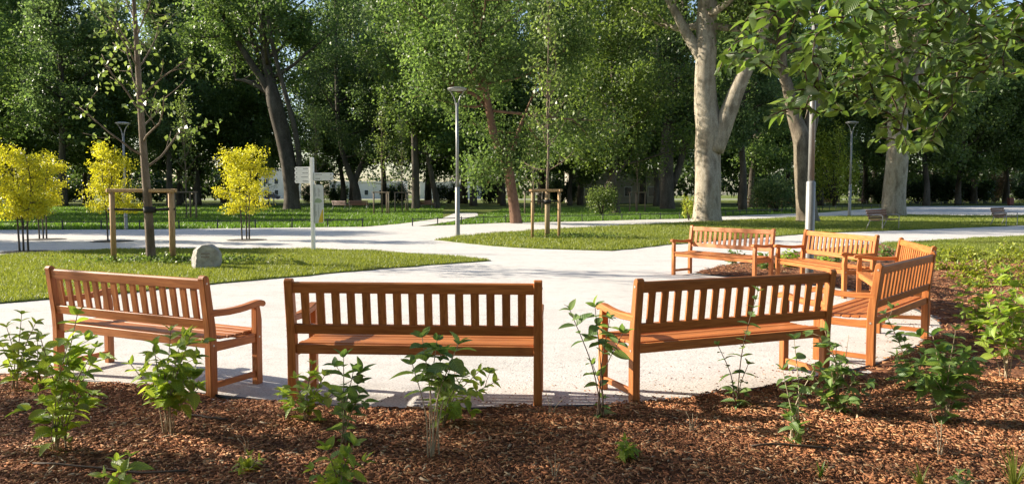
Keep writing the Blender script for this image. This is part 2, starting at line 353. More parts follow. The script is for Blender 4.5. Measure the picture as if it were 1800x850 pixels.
# ------------------------------------------------------------------ the ground
def sheet(name, poly, z, m, grid=None, label=None, edge=0.0):
    """flat polygon at height z (optionally with a skirt down)"""
    bm = bmesh.new(); vs = [bm.verts.new((x, y, z)) for x, y in poly]; f = bm.faces.new(vs); bm.normal_update()
    if f.normal.z < 0: f.normal_flip()
    if edge:
        lo = [bm.verts.new((x, y, z-edge)) for x, y in poly]; n = len(poly)
        for i in range(n): bm.faces.new((vs[i], lo[i], lo[(i+1) % n], vs[(i+1) % n]))
    bmesh.ops.triangulate(bm, faces=[q for q in bm.faces if len(q.verts) > 4])
    bmesh.ops.recalc_face_normals(bm, faces=bm.faces)
    me = bpy.data.meshes.new(name); bm.to_mesh(me); bm.free()
    o = obj(name, me, m); tag(o, kind='structure'); return o
GP = lambda pts: [G(*p) for p in pts]
rngE = np.random.default_rng(5)
def wobble(poly, amp=.05, step=.35):
    out = []
    for i in range(len(poly)):
        a, b = np.array(poly[i]), np.array(poly[(i+1) % len(poly)]); n = max(1, min(60, int(np.linalg.norm(b-a)/step)))
        for k in range(n): out.append(tuple(a+(b-a)*k/n+rngE.normal(0, amp, 2)*min(1, np.linalg.norm(b-a))))
    return out

sheet('ground', [(-500, -60), (500, -60), (500, 700), (-500, 700)], -.02, M['lawn'])
far_edge = [(-160, 404.5), (0, 404), (240, 403), (470, 400.5), (640, 398.5), (700, 393.5), (778, 383), (800, 374), (838, 374), (842, 379), (790, 389.5), (735, 397.5),
            (884, 391.5), (1033, 388.8), (1124, 386), (1200, 384.5), (1310, 378), (1440, 374), (1500, 369), (1600, 362.5), (1800, 361.5), (2050, 361)]
fe = GP(far_edge)
gravel_poly = [(-45, 3.0), (60, 3.0)]+[(fe[-1][0], fe[-1][1])]+fe[::-1][1:]+[(-45, fe[0][1])]
gravel = sheet('gravel_path', gravel_poly, .0, M['gravel'])
# far road seen under the trees
sheet('road', [(-160, 190), (160, 190), (160, 203), (-160, 203)], -.012, M['gravel'])
L1 = wobble(GP([(-120, 458), (0, 450), (90, 445), (180, 440), (320, 438), (550, 439), (640, 441.5), (720, 446), (800, 452), (868, 458.3), (800, 463), (700, 470.5), (600, 479), (500, 488), (390, 498), (290, 508), (200, 517), (80, 527), (0, 533), (-120, 545)]), .035, .3)
L2 = wobble(GP([(765, 421.8), (800, 417), (860, 411), (930, 406), (1050, 399), (1200, 391.5), (1290, 387), (1420, 381), (1500, 380), (1600, 377.5), (1700, 379), (1800, 378.5), (2050, 378),
      (2050, 391), (1800, 396), (1730, 399), (1600, 404), (1500, 407.5), (1420, 411), (1363, 415.5), (1290, 421), (1180, 430), (1075, 441), (950, 437.5), (850, 431)]), .04, .4)
L3 = wobble(GP([(1550, 430), (1600, 428.5), (1640, 426), (1740, 419.5), (1800, 417), (2050, 408), (2050, 470), (1900, 462), (1800, 457), (1740, 458), (1680, 462), (1640, 462), (1590, 448)]), .04, .3)
lawn_a = sheet('lawn', L1, .022, M['lawn'], edge=.05); lawn_b = sheet('lawn', L2, .022, M['lawn'], edge=.05); lawn_c = sheet('lawn', L3, .045, M['lawn'], edge=.06)
# planting bed: inner edge follows the round gravel place
inner = smooth_path([(*G(-260, 640), 0), (*G(0, 660), 0), (*G(160, 673), 0), (*G(330, 692), 0), (*G(480, 708), 0), (*G(700, 722), 0), (*G(960, 718), 0), (*G(1120, 712), 0), (*G(1300, 691), 0), (*G(1440, 663), 0),
                     (*G(1545, 640), 0), (*G(1640, 594), 0), (*G(1652, 568), 0), (*G(1607, 544), 0), (*G(1540, 517), 0), (*G(1475, 507), 0), (*G(1400, 497), 0), (*G(1320, 489), 0), (*G(1222, 482), 0)], 6)[:, :2]
outer = GP([(1225, 480), (1290, 466), (1340, 456), (1380, 448), (1430, 441), (1500, 433), (1560, 429.5), (1700, 427), (1900, 424)])+[(14, 17.5), (14, -4), (-9, -4), (-9, 6.6)]
bed_poly = [tuple(p) for p in inner]+outer
def mz(x, y):  # gentle heaping of the mulch, falling to the gravel at the rim
    d = np.min(np.hypot(np.asarray(x)[..., None]-inner[::3, 0], np.asarray(y)[..., None]-inner[::3, 1]), -1)
    return .012+np.clip(d*.07, 0, .035)+.016*np.sin(x*3.1+1)*np.sin(y*4.3)+.010*np.sin(x*7.7+y*5.1)
def bed_mesh():
    bm = bmesh.new(); vs = [bm.verts.new((x, y, .0)) for x, y in bed_poly]; bm.faces.new(vs)
    bmesh.ops.triangulate(bm, faces=bm.faces[:])
    for k in range(5):
        es = [e for e in bm.edges if e.calc_length() > .28 and min(v.co.y for v in e.verts) < 18]
        if es: bmesh.ops.subdivide_edges(bm, edges=es, cuts=1); bmesh.ops.triangulate(bm, faces=bm.faces[:])
    xy = np.array([v.co[:2] for v in bm.verts]); z = mz(xy[:, 0], xy[:, 1])
    for v, q in zip(bm.verts, z): v.co.z = q-.009
    bm.normal_update()
    bmesh.ops.recalc_face_normals(bm, faces=bm.faces)
    me = bpy.data.meshes.new('mulch_bed'); bm.to_mesh(me); bm.free(); return me
bed = obj('mulch_bed', bed_mesh(), M['mulch']); tag(bed, kind='structure')
edge_pts = np.c_[inner, np.full(len(inner), .012)]
rim = obj('bed_edging', tubes('bed_edging', [(edge_pts, .013)], 6, M['steel_dark']), None); tag(rim, kind='structure')

def scatter(poly, n, rng, weight=None):
    P = np.array(poly); lo, hi = P.min(0), P.max(0); xs, ys = [], []; got = 0
    while got < n:
        x = rng.uniform(lo[0], hi[0], n*2); y = rng.uniform(lo[1], hi[1], n*2); k = in_poly(x, y, poly)
        if weight is not None: k &= rng.random(len(x)) < weight(x, y)
        xs.append(x[k]); ys.append(y[k]); got += k.sum()
    return np.concatenate(xs)[:n], np.concatenate(ys)[:n]

# bark chips: small flat slabs, thick near the camera
def chips(name, n, poly, lo, hi, seed, yr):
    rng = np.random.default_rng(seed)
    sub = [(max(-6.5, p[0]), p[1]) for p in poly]
    x, y = scatter(sub, n, rng, lambda X, Y: ((Y > yr[0]) & (Y < yr[1]) & (np.abs(X) < Y*.70+.4)).astype(float))
    l = lo+(hi-lo)*rng.random(n)**1.6*rng.choice([.7, 1, 1, 1.9], n); w = np.clip(l*rng.uniform(.10, .34, n), .004, .016); t = rng.uniform(.002, .006, n)
    z = mz(x, y)+rng.uniform(0, .010, n)
    yaw = rng.uniform(0, 2*np.pi, n); pit = rng.normal(0, .10, n); rol = rng.normal(0, .16, n)
    cx, sx = np.cos(yaw), np.sin(yaw)
    a = np.c_[cx*np.cos(pit), sx*np.cos(pit), np.sin(pit)]; b = np.c_[-sx, cx, rol]; b = unit(b-a*(a*b).sum(1)[:, None]); c = np.cross(a, b)
    O = np.c_[x, y, z]; k = rng.uniform(.55, 1, n)
    V = []
    for top in (0, 1):
        for (p, q) in ((-1, -1), (1, -.6), (1, .6), (-1, 1)):
            kk = (k if p > 0 else 1)
            V.append(O+a*(l/2*p)[:, None]+b*(w/2*q*kk)[:, None]+c*(t*top)[:, None])
    V = np.stack(V, 1).reshape(-1, 3); base = (np.arange(n)*8)[:, None]
    F = np.concatenate([base+np.array(q) for q in ((4, 5, 6, 7), (0, 1, 5, 4), (1, 2, 6, 5), (2, 3, 7, 6), (3, 0, 4, 7))])
    o = obj(name, npmesh(name, V, F, M['chip'])); tag(o, 'loose orange brown bark chips covering the planting bed', 'mulch', kind='stuff'); return o
chips('bark_chips', 74000, bed_poly, .011, .042, 11, (3.3, 5.9))
o = chips('bark_chips', 16000, bed_poly, .03, .075, 12, (5.9, 15.5)); o['label'] = 'bark chips beside and behind the benches on the right'
# dark litter and small pebbles on the gravel along the bed
rng = np.random.default_rng(3)
def pebbles(n, seed, rad, band):
    rng = np.random.default_rng(seed)
    i = rng.integers(30, 86, n); c = np.array([.1, 10.3]); P = inner[i]; d = unit(c-P); P = P+d*np.abs(rng.normal(0, band, n))[:, None]+rng.normal(0, .1, (n, 2))
    P = P[~in_poly(P[:, 0], P[:, 1], bed_poly)]; n = len(P)
    s = rng.uniform(.4, 1, n)*rad; V = []; O = np.c_[P, np.full(n, .002)]
    for (a, b, h) in ((1, 0, 0), (.3, .9, 0), (-.8, .6, 0), (-.7, -.7, 0), (.4, -.8, 0), (.1, .1, .7)):
        ja = rng.uniform(.7, 1.3, n)
        V.append(O+np.c_[a*s*ja, b*s*ja, h*s])
    V = np.stack(V, 1).reshape(-1, 3); base = (np.arange(n)*6)[:, None]
    F = np.concatenate([base+np.array(q) for q in ((0, 1, 5), (1, 2, 5), (2, 3, 5), (3, 4, 5), (4, 0, 5))])
    return V, F
V, F = pebbles(700, 8, .010, .3)
o = obj('gravel_litter', npmesh('gravel_litter', V, F, M['chip'])); tag(o, 'stray bark crumbs scattered on the gravel beside the bed', 'litter', kind='stuff')
M['pebble'] = simple('pale_pebble', [(.3, (.36, .33, .29)), (.7, (.55, .52, .47))], 30, 2, .95)
V, F = pebbles(5000, 9, .0055, 1.6)
o = obj('loose_pebbles', npmesh('loose_pebbles', V, F, M['pebble'])); tag(o, 'loose pale pebbles on the round gravel place', 'pebbles', kind='stuff')

# grass
def grass(name, poly, n, h, w, seed, m, label, z0=.02, weight=None, cap=None):
    rng = np.random.default_rng(seed); x, y = scatter(poly, n, rng, weight)
    cl = np.sin(x*1.7+2)*np.sin(y*2.1)+.6*np.sin(x*4.9+y*3.3)
    hh = h*rng.uniform(.5, 1.25, n)*(1+.28*cl); az = rng.uniform(0, 2*np.pi, n); lean = rng.normal(0, .45, (n, 2))*hh[:, None]
    O = np.c_[x, y, np.full(n, z0)]; d = np.c_[np.cos(az), np.sin(az), np.zeros(n)]*(w*rng.uniform(.6, 1.3, n))[:, None]
    V = np.stack([O-d, O+d, O+np.c_[lean, hh]], 1).reshape(-1, 3)
    o = obj(name, npmesh(name, V, np.arange(3*n).reshape(-1, 3), m)); tag(o, label, 'grass', kind='stuff'); return o
grass('grass', L1, 120000, .052, .008, 21, M['grass'], 'short sunlit grass on the left lawn around the staked tree', weight=lambda X, Y: (X > -13).astype(float))
grass('grass', L2, 100000, .075, .013, 22, M['grass'], 'grass on the lawn around the big plane tree', weight=lambda X, Y: np.clip(24/Y, 0, 1)**2*(X < Y*.72))
grass('grass', L3, 45000, .06, .008, 23, M['grass'], 'grass on the lawn beyond the lime green plants at right', z0=.044, weight=lambda X, Y: (X < Y*.72).astype(float))
back_a = [(-60, fe[0][1]+.3)]+[(x, y+.35) for x, y in fe[:7]]+[(fe[7][0]-1, fe[7][1]), (-8, 90), (-70, 90)]
back_b = [(fe[11][0]+.6, fe[11][1]+.5)]+[(x, y+.4) for x, y in fe[12:18]]+[(30, 75), (0, 80), (fe[8][0]+1, fe[8][1]), (fe[10][0]+.7, fe[10][1]+.3)]
grass('grass', back_a, 75000, .14, .030, 24, M['grass_far'], 'lush grass behind the low fence on the left', z0=-.02, weight=lambda X, Y: np.clip(36/Y, 0, 1)**2*(np.abs(X) < Y*.72))
grass('grass', back_b, 70000, .13, .030, 25, M['grass_far'], 'grass behind the low fence in the middle', z0=-.02, weight=lambda X, Y: np.clip(36/Y, 0, 1)**2*(np.abs(X) < Y*.72))
# clover-like broad weeds at the feet of the staked trees
def weeds(n, cx, cy, rx, ry, seed, label):
    rng = np.random.default_rng(seed); C = np.c_[rng.normal(cx, rx, n), rng.normal(cy, ry, n), rng.uniform(.04, .16, n)]
    V, F = leaf_quads(C, .06, rng, droop=0); o = obj('clover', npmesh('clover', V, F, M['leaf_plane'])); tag(o, label, 'weeds', kind='stuff')
weeds(2600, -7.2, 16.2, .9, .35, 31, 'clover tuft at the foot of the staked tree on the left')
weeds(1800, 1.9, 25.2, .9, .5, 32, 'clover tuft at the foot of the staked tree in the middle')

# ------------------------------------------------------------------ the ring of wooden benches
W2 = .90                       # half length
def bench_meshes():
    w = M['bench']; D = {}
    prof = [(-.032, 0), (.034, 0), (.038, .40), (.030, .52), (-.018, .865), (-.024, .888), (-.038, .902), (-.056, .904), (-.072, .896), (-.078, .880), (-.074, .86), (-.036, .52), (-.030, .40)]
    D['back_post'] = prism('back_post', prof, -.03, .03, M['bench_z'], .005)
    lp = [(.428, 0), (.488, 0), (.490, .42), (.492, .50), (.484, .56), (.474, .612), (.432, .612), (.430, .42)]
    D['front_leg'] = prism('front_leg', lp, -.028, .028, M['bench_z'], .004)
    top = [(-.030, .645), (.06, .640), (.16, .634), (.26, .636), (.36, .646), (.44, .658), (.49, .660), (.525, .650), (.538, .632), (.532, .612), (.512, .606)]
    bot = [(.48, .6125), (.38, .602), (.28, .592), (.16, .588), (.05, .594), (-.020, .598)]
    D['armrest'] = prism('armrest', top+bot, -.031, .031, M['bench_y'], .006)
    Lr = 2*W2-.12
    D['top_rail'] = prism('top_rail', [(-.058, .800), (-.024, .805), (-.032, .872), (-.040, .880), (-.056, .879), (-.066, .868)], -Lr/2, Lr/2, w, .003)
    D['back_rail'] = prism('back_rail', [(-.024, .508), (.012, .512), (.002, .580), (-.034, .576)], -Lr/2, Lr/2, w, .003)
    D['slat'] = prism('slat', [(-.0245, .574), (-.007, .576), (-.036, .806), (-.0535, .804)], -.0285, .0285, M['bench_z'], .002)
    D['rear_rail'] = box('rear_rail', Lr, .030, .068, w, .004, (0, 0, .398))
    D['front_rail'] = box('front_rail', Lr, .026, .064, w, .004, (0, .462, .377))
    sy = [.035+.079*i for i in range(6)]; sz = [.426, .418, .413, .413, .417, .423]
    D['seat_slats'] = [(y+.036, z) for y, z in zip(sy, sz)]
    D['seat_slat'] = box('seat_slat', Lr, .069, .020, w, .004)
    D['side_rail'] = prism('side_rail', [(.034, .335), (.432, .335), (.432, .404), (.38, .398), (.24, .393), (.10, .398), (.034, .408)], -.018, .018, M['bench_y'], .003)
    D['stretcher'] = box('stretcher', .030, .396, .042, M['bench_y'], .004, (0, .232, .083))
    bm = bmesh.new(); bmesh.ops.create_cone(bm, cap_ends=True, segments=10, radius1=.009, radius2=.007, depth=.004, matrix=Matrix.Rotation(R(90), 4, 'Y'))
    me = bpy.data.meshes.new('bolt'); bm.to_mesh(me); bm.free(); me.materials.append(M['bolt']); D['bolt'] = me
    return D
BD = bench_meshes()
def make_bench(loc, th, label):
    t = empty('garden_bench', (*loc, 0.0), th); tag(t, label, 'bench', 'wooden benches set in a ring on the gravel')
    for s in (-1, 1):
        bp = obj('back_post', BD['back_post'], None, t, (s*(W2-.03), 0, 0)); fl = obj('front_leg', BD['front_leg'], None, t, (s*(W2-.03), 0, 0))
        obj('armrest', BD['armrest'], None, t, (s*(W2-.03), 0, 0)); obj('side_rail', BD['side_rail'], None, t, (s*(W2-.03), 0, 0)); obj('stretcher', BD['stretcher'], None, t, (s*(W2-.03), 0, 0))
        for (y, z) in ((-.046, .845), (.004, .385)): obj('bolt', BD['bolt'], None, bp, (s*.031, y, z))
        obj('bolt', BD['bolt'], None, fl, (s*.029, .460, .375))
    for nme in ('top_rail', 'back_rail', 'rear_rail', 'front_rail'): obj(nme, BD[nme], None, t)
    Lr = 2*W2-.12; gap = (Lr-15*.057)/16
    for i in range(15): obj('slat', BD['slat'], None, t, (-Lr/2+gap+.0285+i*(gap+.057), 0, 0))
    for y, z in BD['seat_slats']: obj('seat_slat', BD['seat_slat'], None, t, (0, y, z))
    return t
BENCHES = [((-2.99, 5.849), -25.7, 'wooden bench at far left seen from behind, nearest the inscribed stone and staked tree'),
           ((-.688, 5.25), -3.5, 'wooden bench in the foreground middle seen square from behind'),
           ((1.676, 5.613), 21.8, 'dark shaded wooden bench seen from behind, right of the middle foreground bench'),
           ((3.68, 7.088), 47.8, 'wooden bench at right seen from its end, its seat slat ends towards us'),
           ((4.958, 9.358), 73.6, 'wooden bench at far right partly hidden behind the bench seen end on'),
           ((5.014, 11.675), 101.7, 'bright sunlit wooden bench facing us right below the thick lamp post'),
           ((3.861, 13.432), 126.8, 'farthest wooden bench facing us, below the big pale plane tree')]
for loc, th, lab in BENCHES: make_bench(loc, R(th), lab)

# ------------------------------------------------------------------ lamps
def lamp_meshes():
    D = {'pole': tubes('pole', [([(0, 0, 1.60), (0, 0, 3), (0, 0, 4.62)], [.056, .053, .050])], 16, M['steel']),
         'sleeve': tubes('sleeve', [([(0, 0, 0), (0, 0, .05), (0, 0, 1.70), (0, 0, 1.72)], [.085, .082, .080, .058])], 16, M['steel'])}
    arms = []
    for k in range(2):
        a = k*math.pi
        arms.append(tubes('lamp_arm', [(smooth_path([(math.cos(a)*r, math.sin(a)*r, z) for r, z in ((.045, 4.52), (.07, 4.70), (.14, 4.88), (.235, 5.02), (.30, 5.08))], 4), .022)], 8, M['steel']))
    D['arms'] = arms
    bm = bmesh.new()
    prof = [(.0, 5.06), (.30, 5.06), (.335, 5.09), (.335, 5.115), (.22, 5.145), (0, 5.155)]
    rings = []
    for r, z in prof:
        rings.append([bm.verts.new((r*math.cos(a*math.pi/14), r*math.sin(a*math.pi/14), z)) for a in range(28)] if r else [bm.verts.new((0, 0, z))])
    for A, B in zip(rings, rings[1:]):
        for i in range(28):
            if len(A) == 1: bm.faces.new((A[0], B[(i+1) % 28], B[i]))
            elif len(B) == 1: bm.faces.new((A[i], A[(i+1) % 28], B[0]))
            else: bm.faces.new((A[i], A[(i+1) % 28], B[(i+1) % 28], B[i]))
    bmesh.ops.recalc_face_normals(bm, faces=bm.faces)
    me = bpy.data.meshes.new('lamp_head'); bm.to_mesh(me); bm.free(); me.materials.append(M['steel']); D['head'] = me
    return D
LD = lamp_meshes()
def lamp(loc, label, s=1.0, rz=0):
    t = empty('street_lamp', (*loc, 0), rz); t.scale = (s, s, s); tag(t, label, 'lamp', 'slim park lamps with round heads')
    obj('sleeve', LD['sleeve'], None, t); obj('pole', LD['pole'], None, t)
    for a in LD['arms']: obj('lamp_arm', a, None, t)
    obj('lamp_head', LD['head'], None, t)
lamp(G(804.5, 415), 'slim grey lamp with a wide round head standing on the tip of the middle lawn')
lamp((5.42, 13.75), 'thick grey lamp post rising behind the benches at right, head out of view')
lamp(G(1493, 379), 'slim grey lamp farther off at right between the two pale trunks', 1.22)
lamp(G(222, 403), 'slim grey lamp on the left behind the yellow trees', .86)

# ------------------------------------------------------------------ signpost
sx, sy = G(551, 441)
t = empty('signpost', (sx, sy, 0), R(-16)); tag(t, 'white signpost with finger boards and a hanging map panel on the left lawn', 'sign')
obj('post', box('post', .085, .085, 2.42, M['white'], .006, (0, 0, 1.21)), None, t)
def board(w, h, z, left, name='finger_board'):
    x0, x1 = (-.045-w, -.045) if left else (.045, .045+w); e = .025
    poly = [(x0+e, z), (x1, z), (x1, z+h), (x0+e, z+h), (x0, z+h*.65), (x0, z+h*.35)] if left else [(x0, z), (x1-e, z), (x1, z+h*.35), (x1, z+h*.65), (x1-e, z+h), (x0, z+h)]
    b = obj(name, prism(name, poly, -.015, .015, M['white'], .002, 'y'), None, t)
    # faint lettering: rows of short strokes and an arrow dot, too small to read
    r = random.Random(int(z*1000)); strokes = []; x = (x1-.07 if left else x0+.06); sgn = -1 if left else 1
    for k in range(r.randint(5, 8)):
        l = r.uniform(.012, .028); strokes.append((min(x, x+sgn*l), max(x, x+sgn*l))); x += sgn*(l+.008)
    strokes.append((x0+.04, x0+.075) if left else (x1-.075, x1-.04))
    V, F = [], []
    for a, c in strokes:
        i = len(V); V += [(a, -.0165, z+h*.42), (c, -.0165, z+h*.42), (c, -.0165, z+h*.60), (a, -.0165, z+h*.60)]; F.append((i, i+1, i+2, i+3))
    obj('lettering', pydata('lettering', V, F, M['ink']), None, b)
for k in range(4): board(.46, .104, 1.76+k*.106, True)
for k in range(2): board(.56, .100, 1.825+k*.102, False)
mp_poly = [(.045, .72), (.30, .74), (.312, .76), (.312, 1.66), (.28, 1.71), (.045, 1.735)]
pn = obj('map_panel', prism('map_panel', mp_poly, -.012, .012, M['panel'], .002, 'y'), None, t)
def plate(name, pts, y, m): return obj(name, pydata(name, [(a, y, b) for a, b in pts], [tuple(range(len(pts)))], m), None, pn)
plate('yellow_field', [(.165, .742), (.298, .752), (.309, .77), (.309, 1.10), (.285, 1.08), (.25, 1.00), (.20, .86)], -.0145, M['yellow'])
plate('map_print', [(.06, 1.26), (.22, 1.25), (.295, 1.29), (.25, 1.345), (.16, 1.375), (.09, 1.345)], -.0145, M['greenprint'])
V, F = [], []
r = random.Random(4)
for c0 in (.06, .16):
    for k in range(9):
        i = len(V); z = 1.62-k*.025; w = r.uniform(.03, .075); V += [(c0, -.0145, z), (c0+w, -.0145, z), (c0+w, -.0145, z+.008), (c0, -.0145, z+.008)]; F.append((i, i+1, i+2, i+3))
    for k in range(11):
        i = len(V); z = 1.20-k*.03; w = r.uniform(.03, .07) if c0 < .1 else r.uniform(.02, .04); V += [(c0, -.0145, z), (c0+w, -.0145, z), (c0+w, -.0145, z+.008), (c0, -.0145, z+.008)]; F.append((i, i+1, i+2, i+3))
obj('lettering', pydata('lettering', V, F, M['ink']), None, pn)

# ------------------------------------------------------------------ inscribed stone
def stone_mesh():
    bm = bmesh.new(); bmesh.ops.create_icosphere(bm, subdivisions=5, radius=1)
    rng = np.random.default_rng(2); A = np.array([v.co[:] for v in bm.verts])
    P = A.copy()
    pl = [((.1, -1, .12), .56), ((-.92, -.4, .15), .70), ((.95, -.1, .05), .92), ((0, 1, .1), .7), ((-.15, 0, 1), .90), ((-.7, -.2, .7), .84)]
    for _ in range(2):
        for nrm, d in pl:
            nrm = np.array(nrm)/np.linalg.norm(nrm); s = P@nrm-d; P -= np.where(s > 0, s, 0)[:, None]*nrm*.95
    q = P*np.array([.42, .36, .50])
    rough = np.where(A[:, 0] < -.25, 1.0, .35)
    for f_, a_ in ((9, .012), (21, .008), (47, .005)):
        ph = rng.uniform(0, 6, 9); q += A*((np.sin(A[:, 0]*f_+ph[0]+2*np.sin(A[:, 1]*f_*.6+ph[3]))*np.sin(A[:, 1]*f_+ph[1])*np.sin(A[:, 2]*f_+ph[2]))*a_*rough)[:, None]
    q[:, 2] += .34; q[:, 2] = np.maximum(q[:, 2], -.03)
    for v, c in zip(bm.verts, q): v.co = c
    me = bpy.data.meshes.new('stone'); bm.to_mesh(me); bm.free(); me.materials.append(M['stone'])
    me.polygons.foreach_set('use_smooth', [False]*len(me.polygons)); return me, q
sm, sq = stone_mesh()
px, py = G(359, 474)
st = empty('inscribed_stone', (px, py+.1, 0), R(14)); st.scale = (.72, .74, .62); tag(st, 'pale rough boulder with two engraved lines on the lawn behind the left bench', 'stone')
obj('boulder', sm, None, st)
fy = sq[(np.abs(sq[:, 0]-.08) < .15) & (np.abs(sq[:, 2]-.45) < .12), 1].min()-.006
V, F = [], []
r = random.Random(9)
for z, n in ((.50, 8), (.40, 7)):
    x = -.09
    for k in range(n):
        l = r.uniform(.014, .024); i = len(V); V += [(x, fy-.001, z), (x+l, fy-.001, z+.004), (x+l, fy+.004, z+.034), (x, fy+.004, z+.030)]; F.append((i, i+1, i+2, i+3)); x += l+.012
obj('engraving', pydata('engraving', V, F, M['engrave']), None, st)

# ------------------------------------------------------------------ low fences
post_me = box('fence_post', .05, .05, .40, M['steel_dark'], .006, (0, 0, .20))
def fence(pts, label, step=1.5, rails=(.33,), hs=1.0):
    P = [np.array(p) for p in pts]; t = empty('low_fence', (P[0][0], P[0][1], -.02)); o0 = P[0]
    tag(t, label, 'fence')
    seg = np.array([np.linalg.norm(b-a) for a, b in zip(P, P[1:])]); cum = np.r_[0, np.cumsum(seg)]; n = max(1, round(cum[-1]/step)); Q = []
    for k in range(n+1):
        d = cum[-1]*k/n; i = min(np.searchsorted(cum, d, 'right')-1, len(seg)-1); Q.append(P[i]+(P[i+1]-P[i])*(d-cum[i])/seg[i])
    for q in Q:
        p = obj('post', post_me, None, t, (q[0]-o0[0], q[1]-o0[1], 0)); p.scale = (1, 1, hs)
    for z in rails:
        for a, b in zip(Q, Q[1:]):
            d = b-a; rl = obj('rail', rail_me, None, t, ((a+b)[0]/2-o0[0], (a+b)[1]/2-o0[1], z*hs)); rl.rotation_euler = (0, 0, math.atan2(d[1], d[0])); rl.scale = (np.linalg.norm(d), 1, 1)
rail_me = box('fence_rail', 1, .022, .035, M['steel_dark'], 0)
fence(GP([(-100, 404), (0, 403.4), (240, 402.4), (470, 400), (637, 397.6)]), 'low dark fence along the left lawn behind the yellow trees')
fence(GP([(725, 397), (884, 391), (1033, 388.5), (1124.6, 385.7), (1195, 384.2)]), 'low dark fence along the middle lawn behind the staked young tree')
fence(GP([(1262, 380.5), (1315, 376.5), (1370, 375), (1440, 372.5)]), 'low dark fence between the big plane tree and the forked trunk')
fence(GP([(1446, 369), (1500, 366.5), (1560, 365)]), 'low dark fence behind the far lamp at right', 1.8)
fence(GP([(1600, 361), (1680, 360), (1800, 359.6), (1900, 359.5)]), 'low dark fence along the road at far right', 2.2, (.2, .36), 1.2)
fence(GP([(1440, 357), (1600, 356), (1830, 354.5)]), 'farthest low dark fence in front of the dark hedge at right', 2.6, (.2, .36), 1.2)

# ------------------------------------------------------------------ stake frames round young trees
def stake_frame(loc, offs, h, label, m='stake', r=.055, strap_z=None, rails=((0, 1), (0, 2), (1, 2)), rz=0, big=True):
    t = empty('tree_stakes', (*loc, 0), rz); tag(t, label, 'tree stakes', 'wooden stake frames round the young trees')
    for (x, y) in offs: obj('stake', tubes('stake', [([(x, y, -.05), (x, y, h*.5), (x, y, h)], r)], 12, M[m]), None, t)
    for k, (i, j) in enumerate(rails):
        a, b = np.array(offs[i]), np.array(offs[j]); d = b-a; L = np.linalg.norm(d)+.22
        o = obj('top_rail', box('top_rail', L, .085, .075, M[m], .012 if big else 0), None, t, ((a+b)[0]/2, (a+b)[1]/2, h+.036+(0 if k == 0 else -.004*k))); o.rotation_euler = (0, 0, math.atan2(d[1], d[0]))
    if strap_z:
        for k, (x, y) in enumerate(offs):
            a = math.atan2(y, x); rr = math.hypot(x, y)
            P = [(x*1.12, y*1.12, strap_z), (x*.5, y*.5, strap_z-.01), (math.cos(a)*.12, math.sin(a)*.12, strap_z-.02)]
            me = tubes('strap', [(P, .026)], 6, M['strap']); obj('strap', me, None, t)
        obj('strap', tubes('strap', [([(0, 0, strap_z-.08), (0, 0, strap_z+.05)], .128)], 14, M['strap']), None, t)
tx, ty = G(266, 462)
stake_frame((tx, ty), [(-.79, -.02), (.50, -.05), (.02+.10, .75)], 1.52, 'pale wooden stake frame with black straps round the young tree behind the left bench', strap_z=1.16)
mx, my = G(962, 419)
stake_frame((mx, my), [(-.50, -.25), (.38, -.20), (0.0, .55)], 1.56, 'wooden stake frame with black straps round the slim young tree in the middle', strap_z=1.24, r=.05)
SMALL = [(672, 376.5, 'stake frame left of the straight dark trunk behind the lawn'), (707, 371, 'stake frame nearest the straight dark trunk'),
         (938, 377, 'weathered stake frame behind the leaning reddish trunk'), (1120, 373, 'weathered stake frame left of the broad dark trunk'),
         (472, 363, 'distant stake frame right of the rightmost yellow tree'), (328, 384, 'weathered stake frame left of the rightmost yellow tree')]
for u, v, lab in SMALL:
    stake_frame(G(u, v), [(-.62, -.1), (.60, -.12), (0.05, .6)], 1.55, lab, 'stake_grey', rz=R(random.Random(u).uniform(-20, 20)), big=False)

# ------------------------------------------------------------------ steel and timber park benches
def tube_path(P, r=.02): return (np.array(P, float), r)
pb_frame = tubes('side_frame', [(smooth_path([(0, -.16, .80), (0, -.06, .50), (0, -.01, .41), (0, .06, .395), (0, .30, .41), (0, .44, .43)], 3), .019),
                                ([(0, -.02, .42), (0, -.10, .20), (0, -.18, 0)], .019), (smooth_path([(0, -.07, .56), (0, .10, .615), (0, .36, .62), (0, .46, .60), (0, .475, .54), (0, .47, .25), (0, .47, 0)], 3), .019)], 8, M['steel'])
pb_slat = box('slat', 1.86, .085, .028, M['parkwood'], .004)
def park_bench(loc, th, label, s=1.0):
    t = empty('park_bench', (*loc, 0), th); t.scale = (s, s, s); tag(t, label, 'bench', 'steel framed park benches along the paths')
    for x in (-.80, .80): obj('side_frame', pb_frame, None, t, (x, 0, 0))
    for k in range(4):
        y = .07+k*.098; obj('seat_slat', pb_slat, None, t, (0, y, .43+.004*abs(k-1.5)))
    for k in range(4):
        f = k/3; o = obj('back_slat', pb_slat, None, t, (0, -.035-.10*f, .50+.29*f)); o.rotation_euler = (R(-108), 0, 0)
def th_face(fx, fy): return math.atan2(-fx, fy)
park_bench((15.15, 31.2), th_face(.66, -.75), 'steel framed park bench with brown slats in front of the sawn pale trunk')
park_bench((22.6, 35.0), th_face(.66, -.75), 'steel framed park bench at the right edge of the picture')
park_bench(G(1462, 361), th_face(-.3, -.95), 'small far park bench left of the far lamp')
park_bench(G(1511, 360), th_face(.5, -.86), 'small far park bench right of the far lamp, lit orange')
park_bench(G(597, 369), th_face(.6, .8), 'far park bench right of the signpost seen from behind')
park_bench(G(630, 368), th_face(.05, .99), 'far park bench in front of the dark forked trunk')
park_bench(G(748, 367), th_face(.5, .86), 'far park bench right of the straight dark trunk')

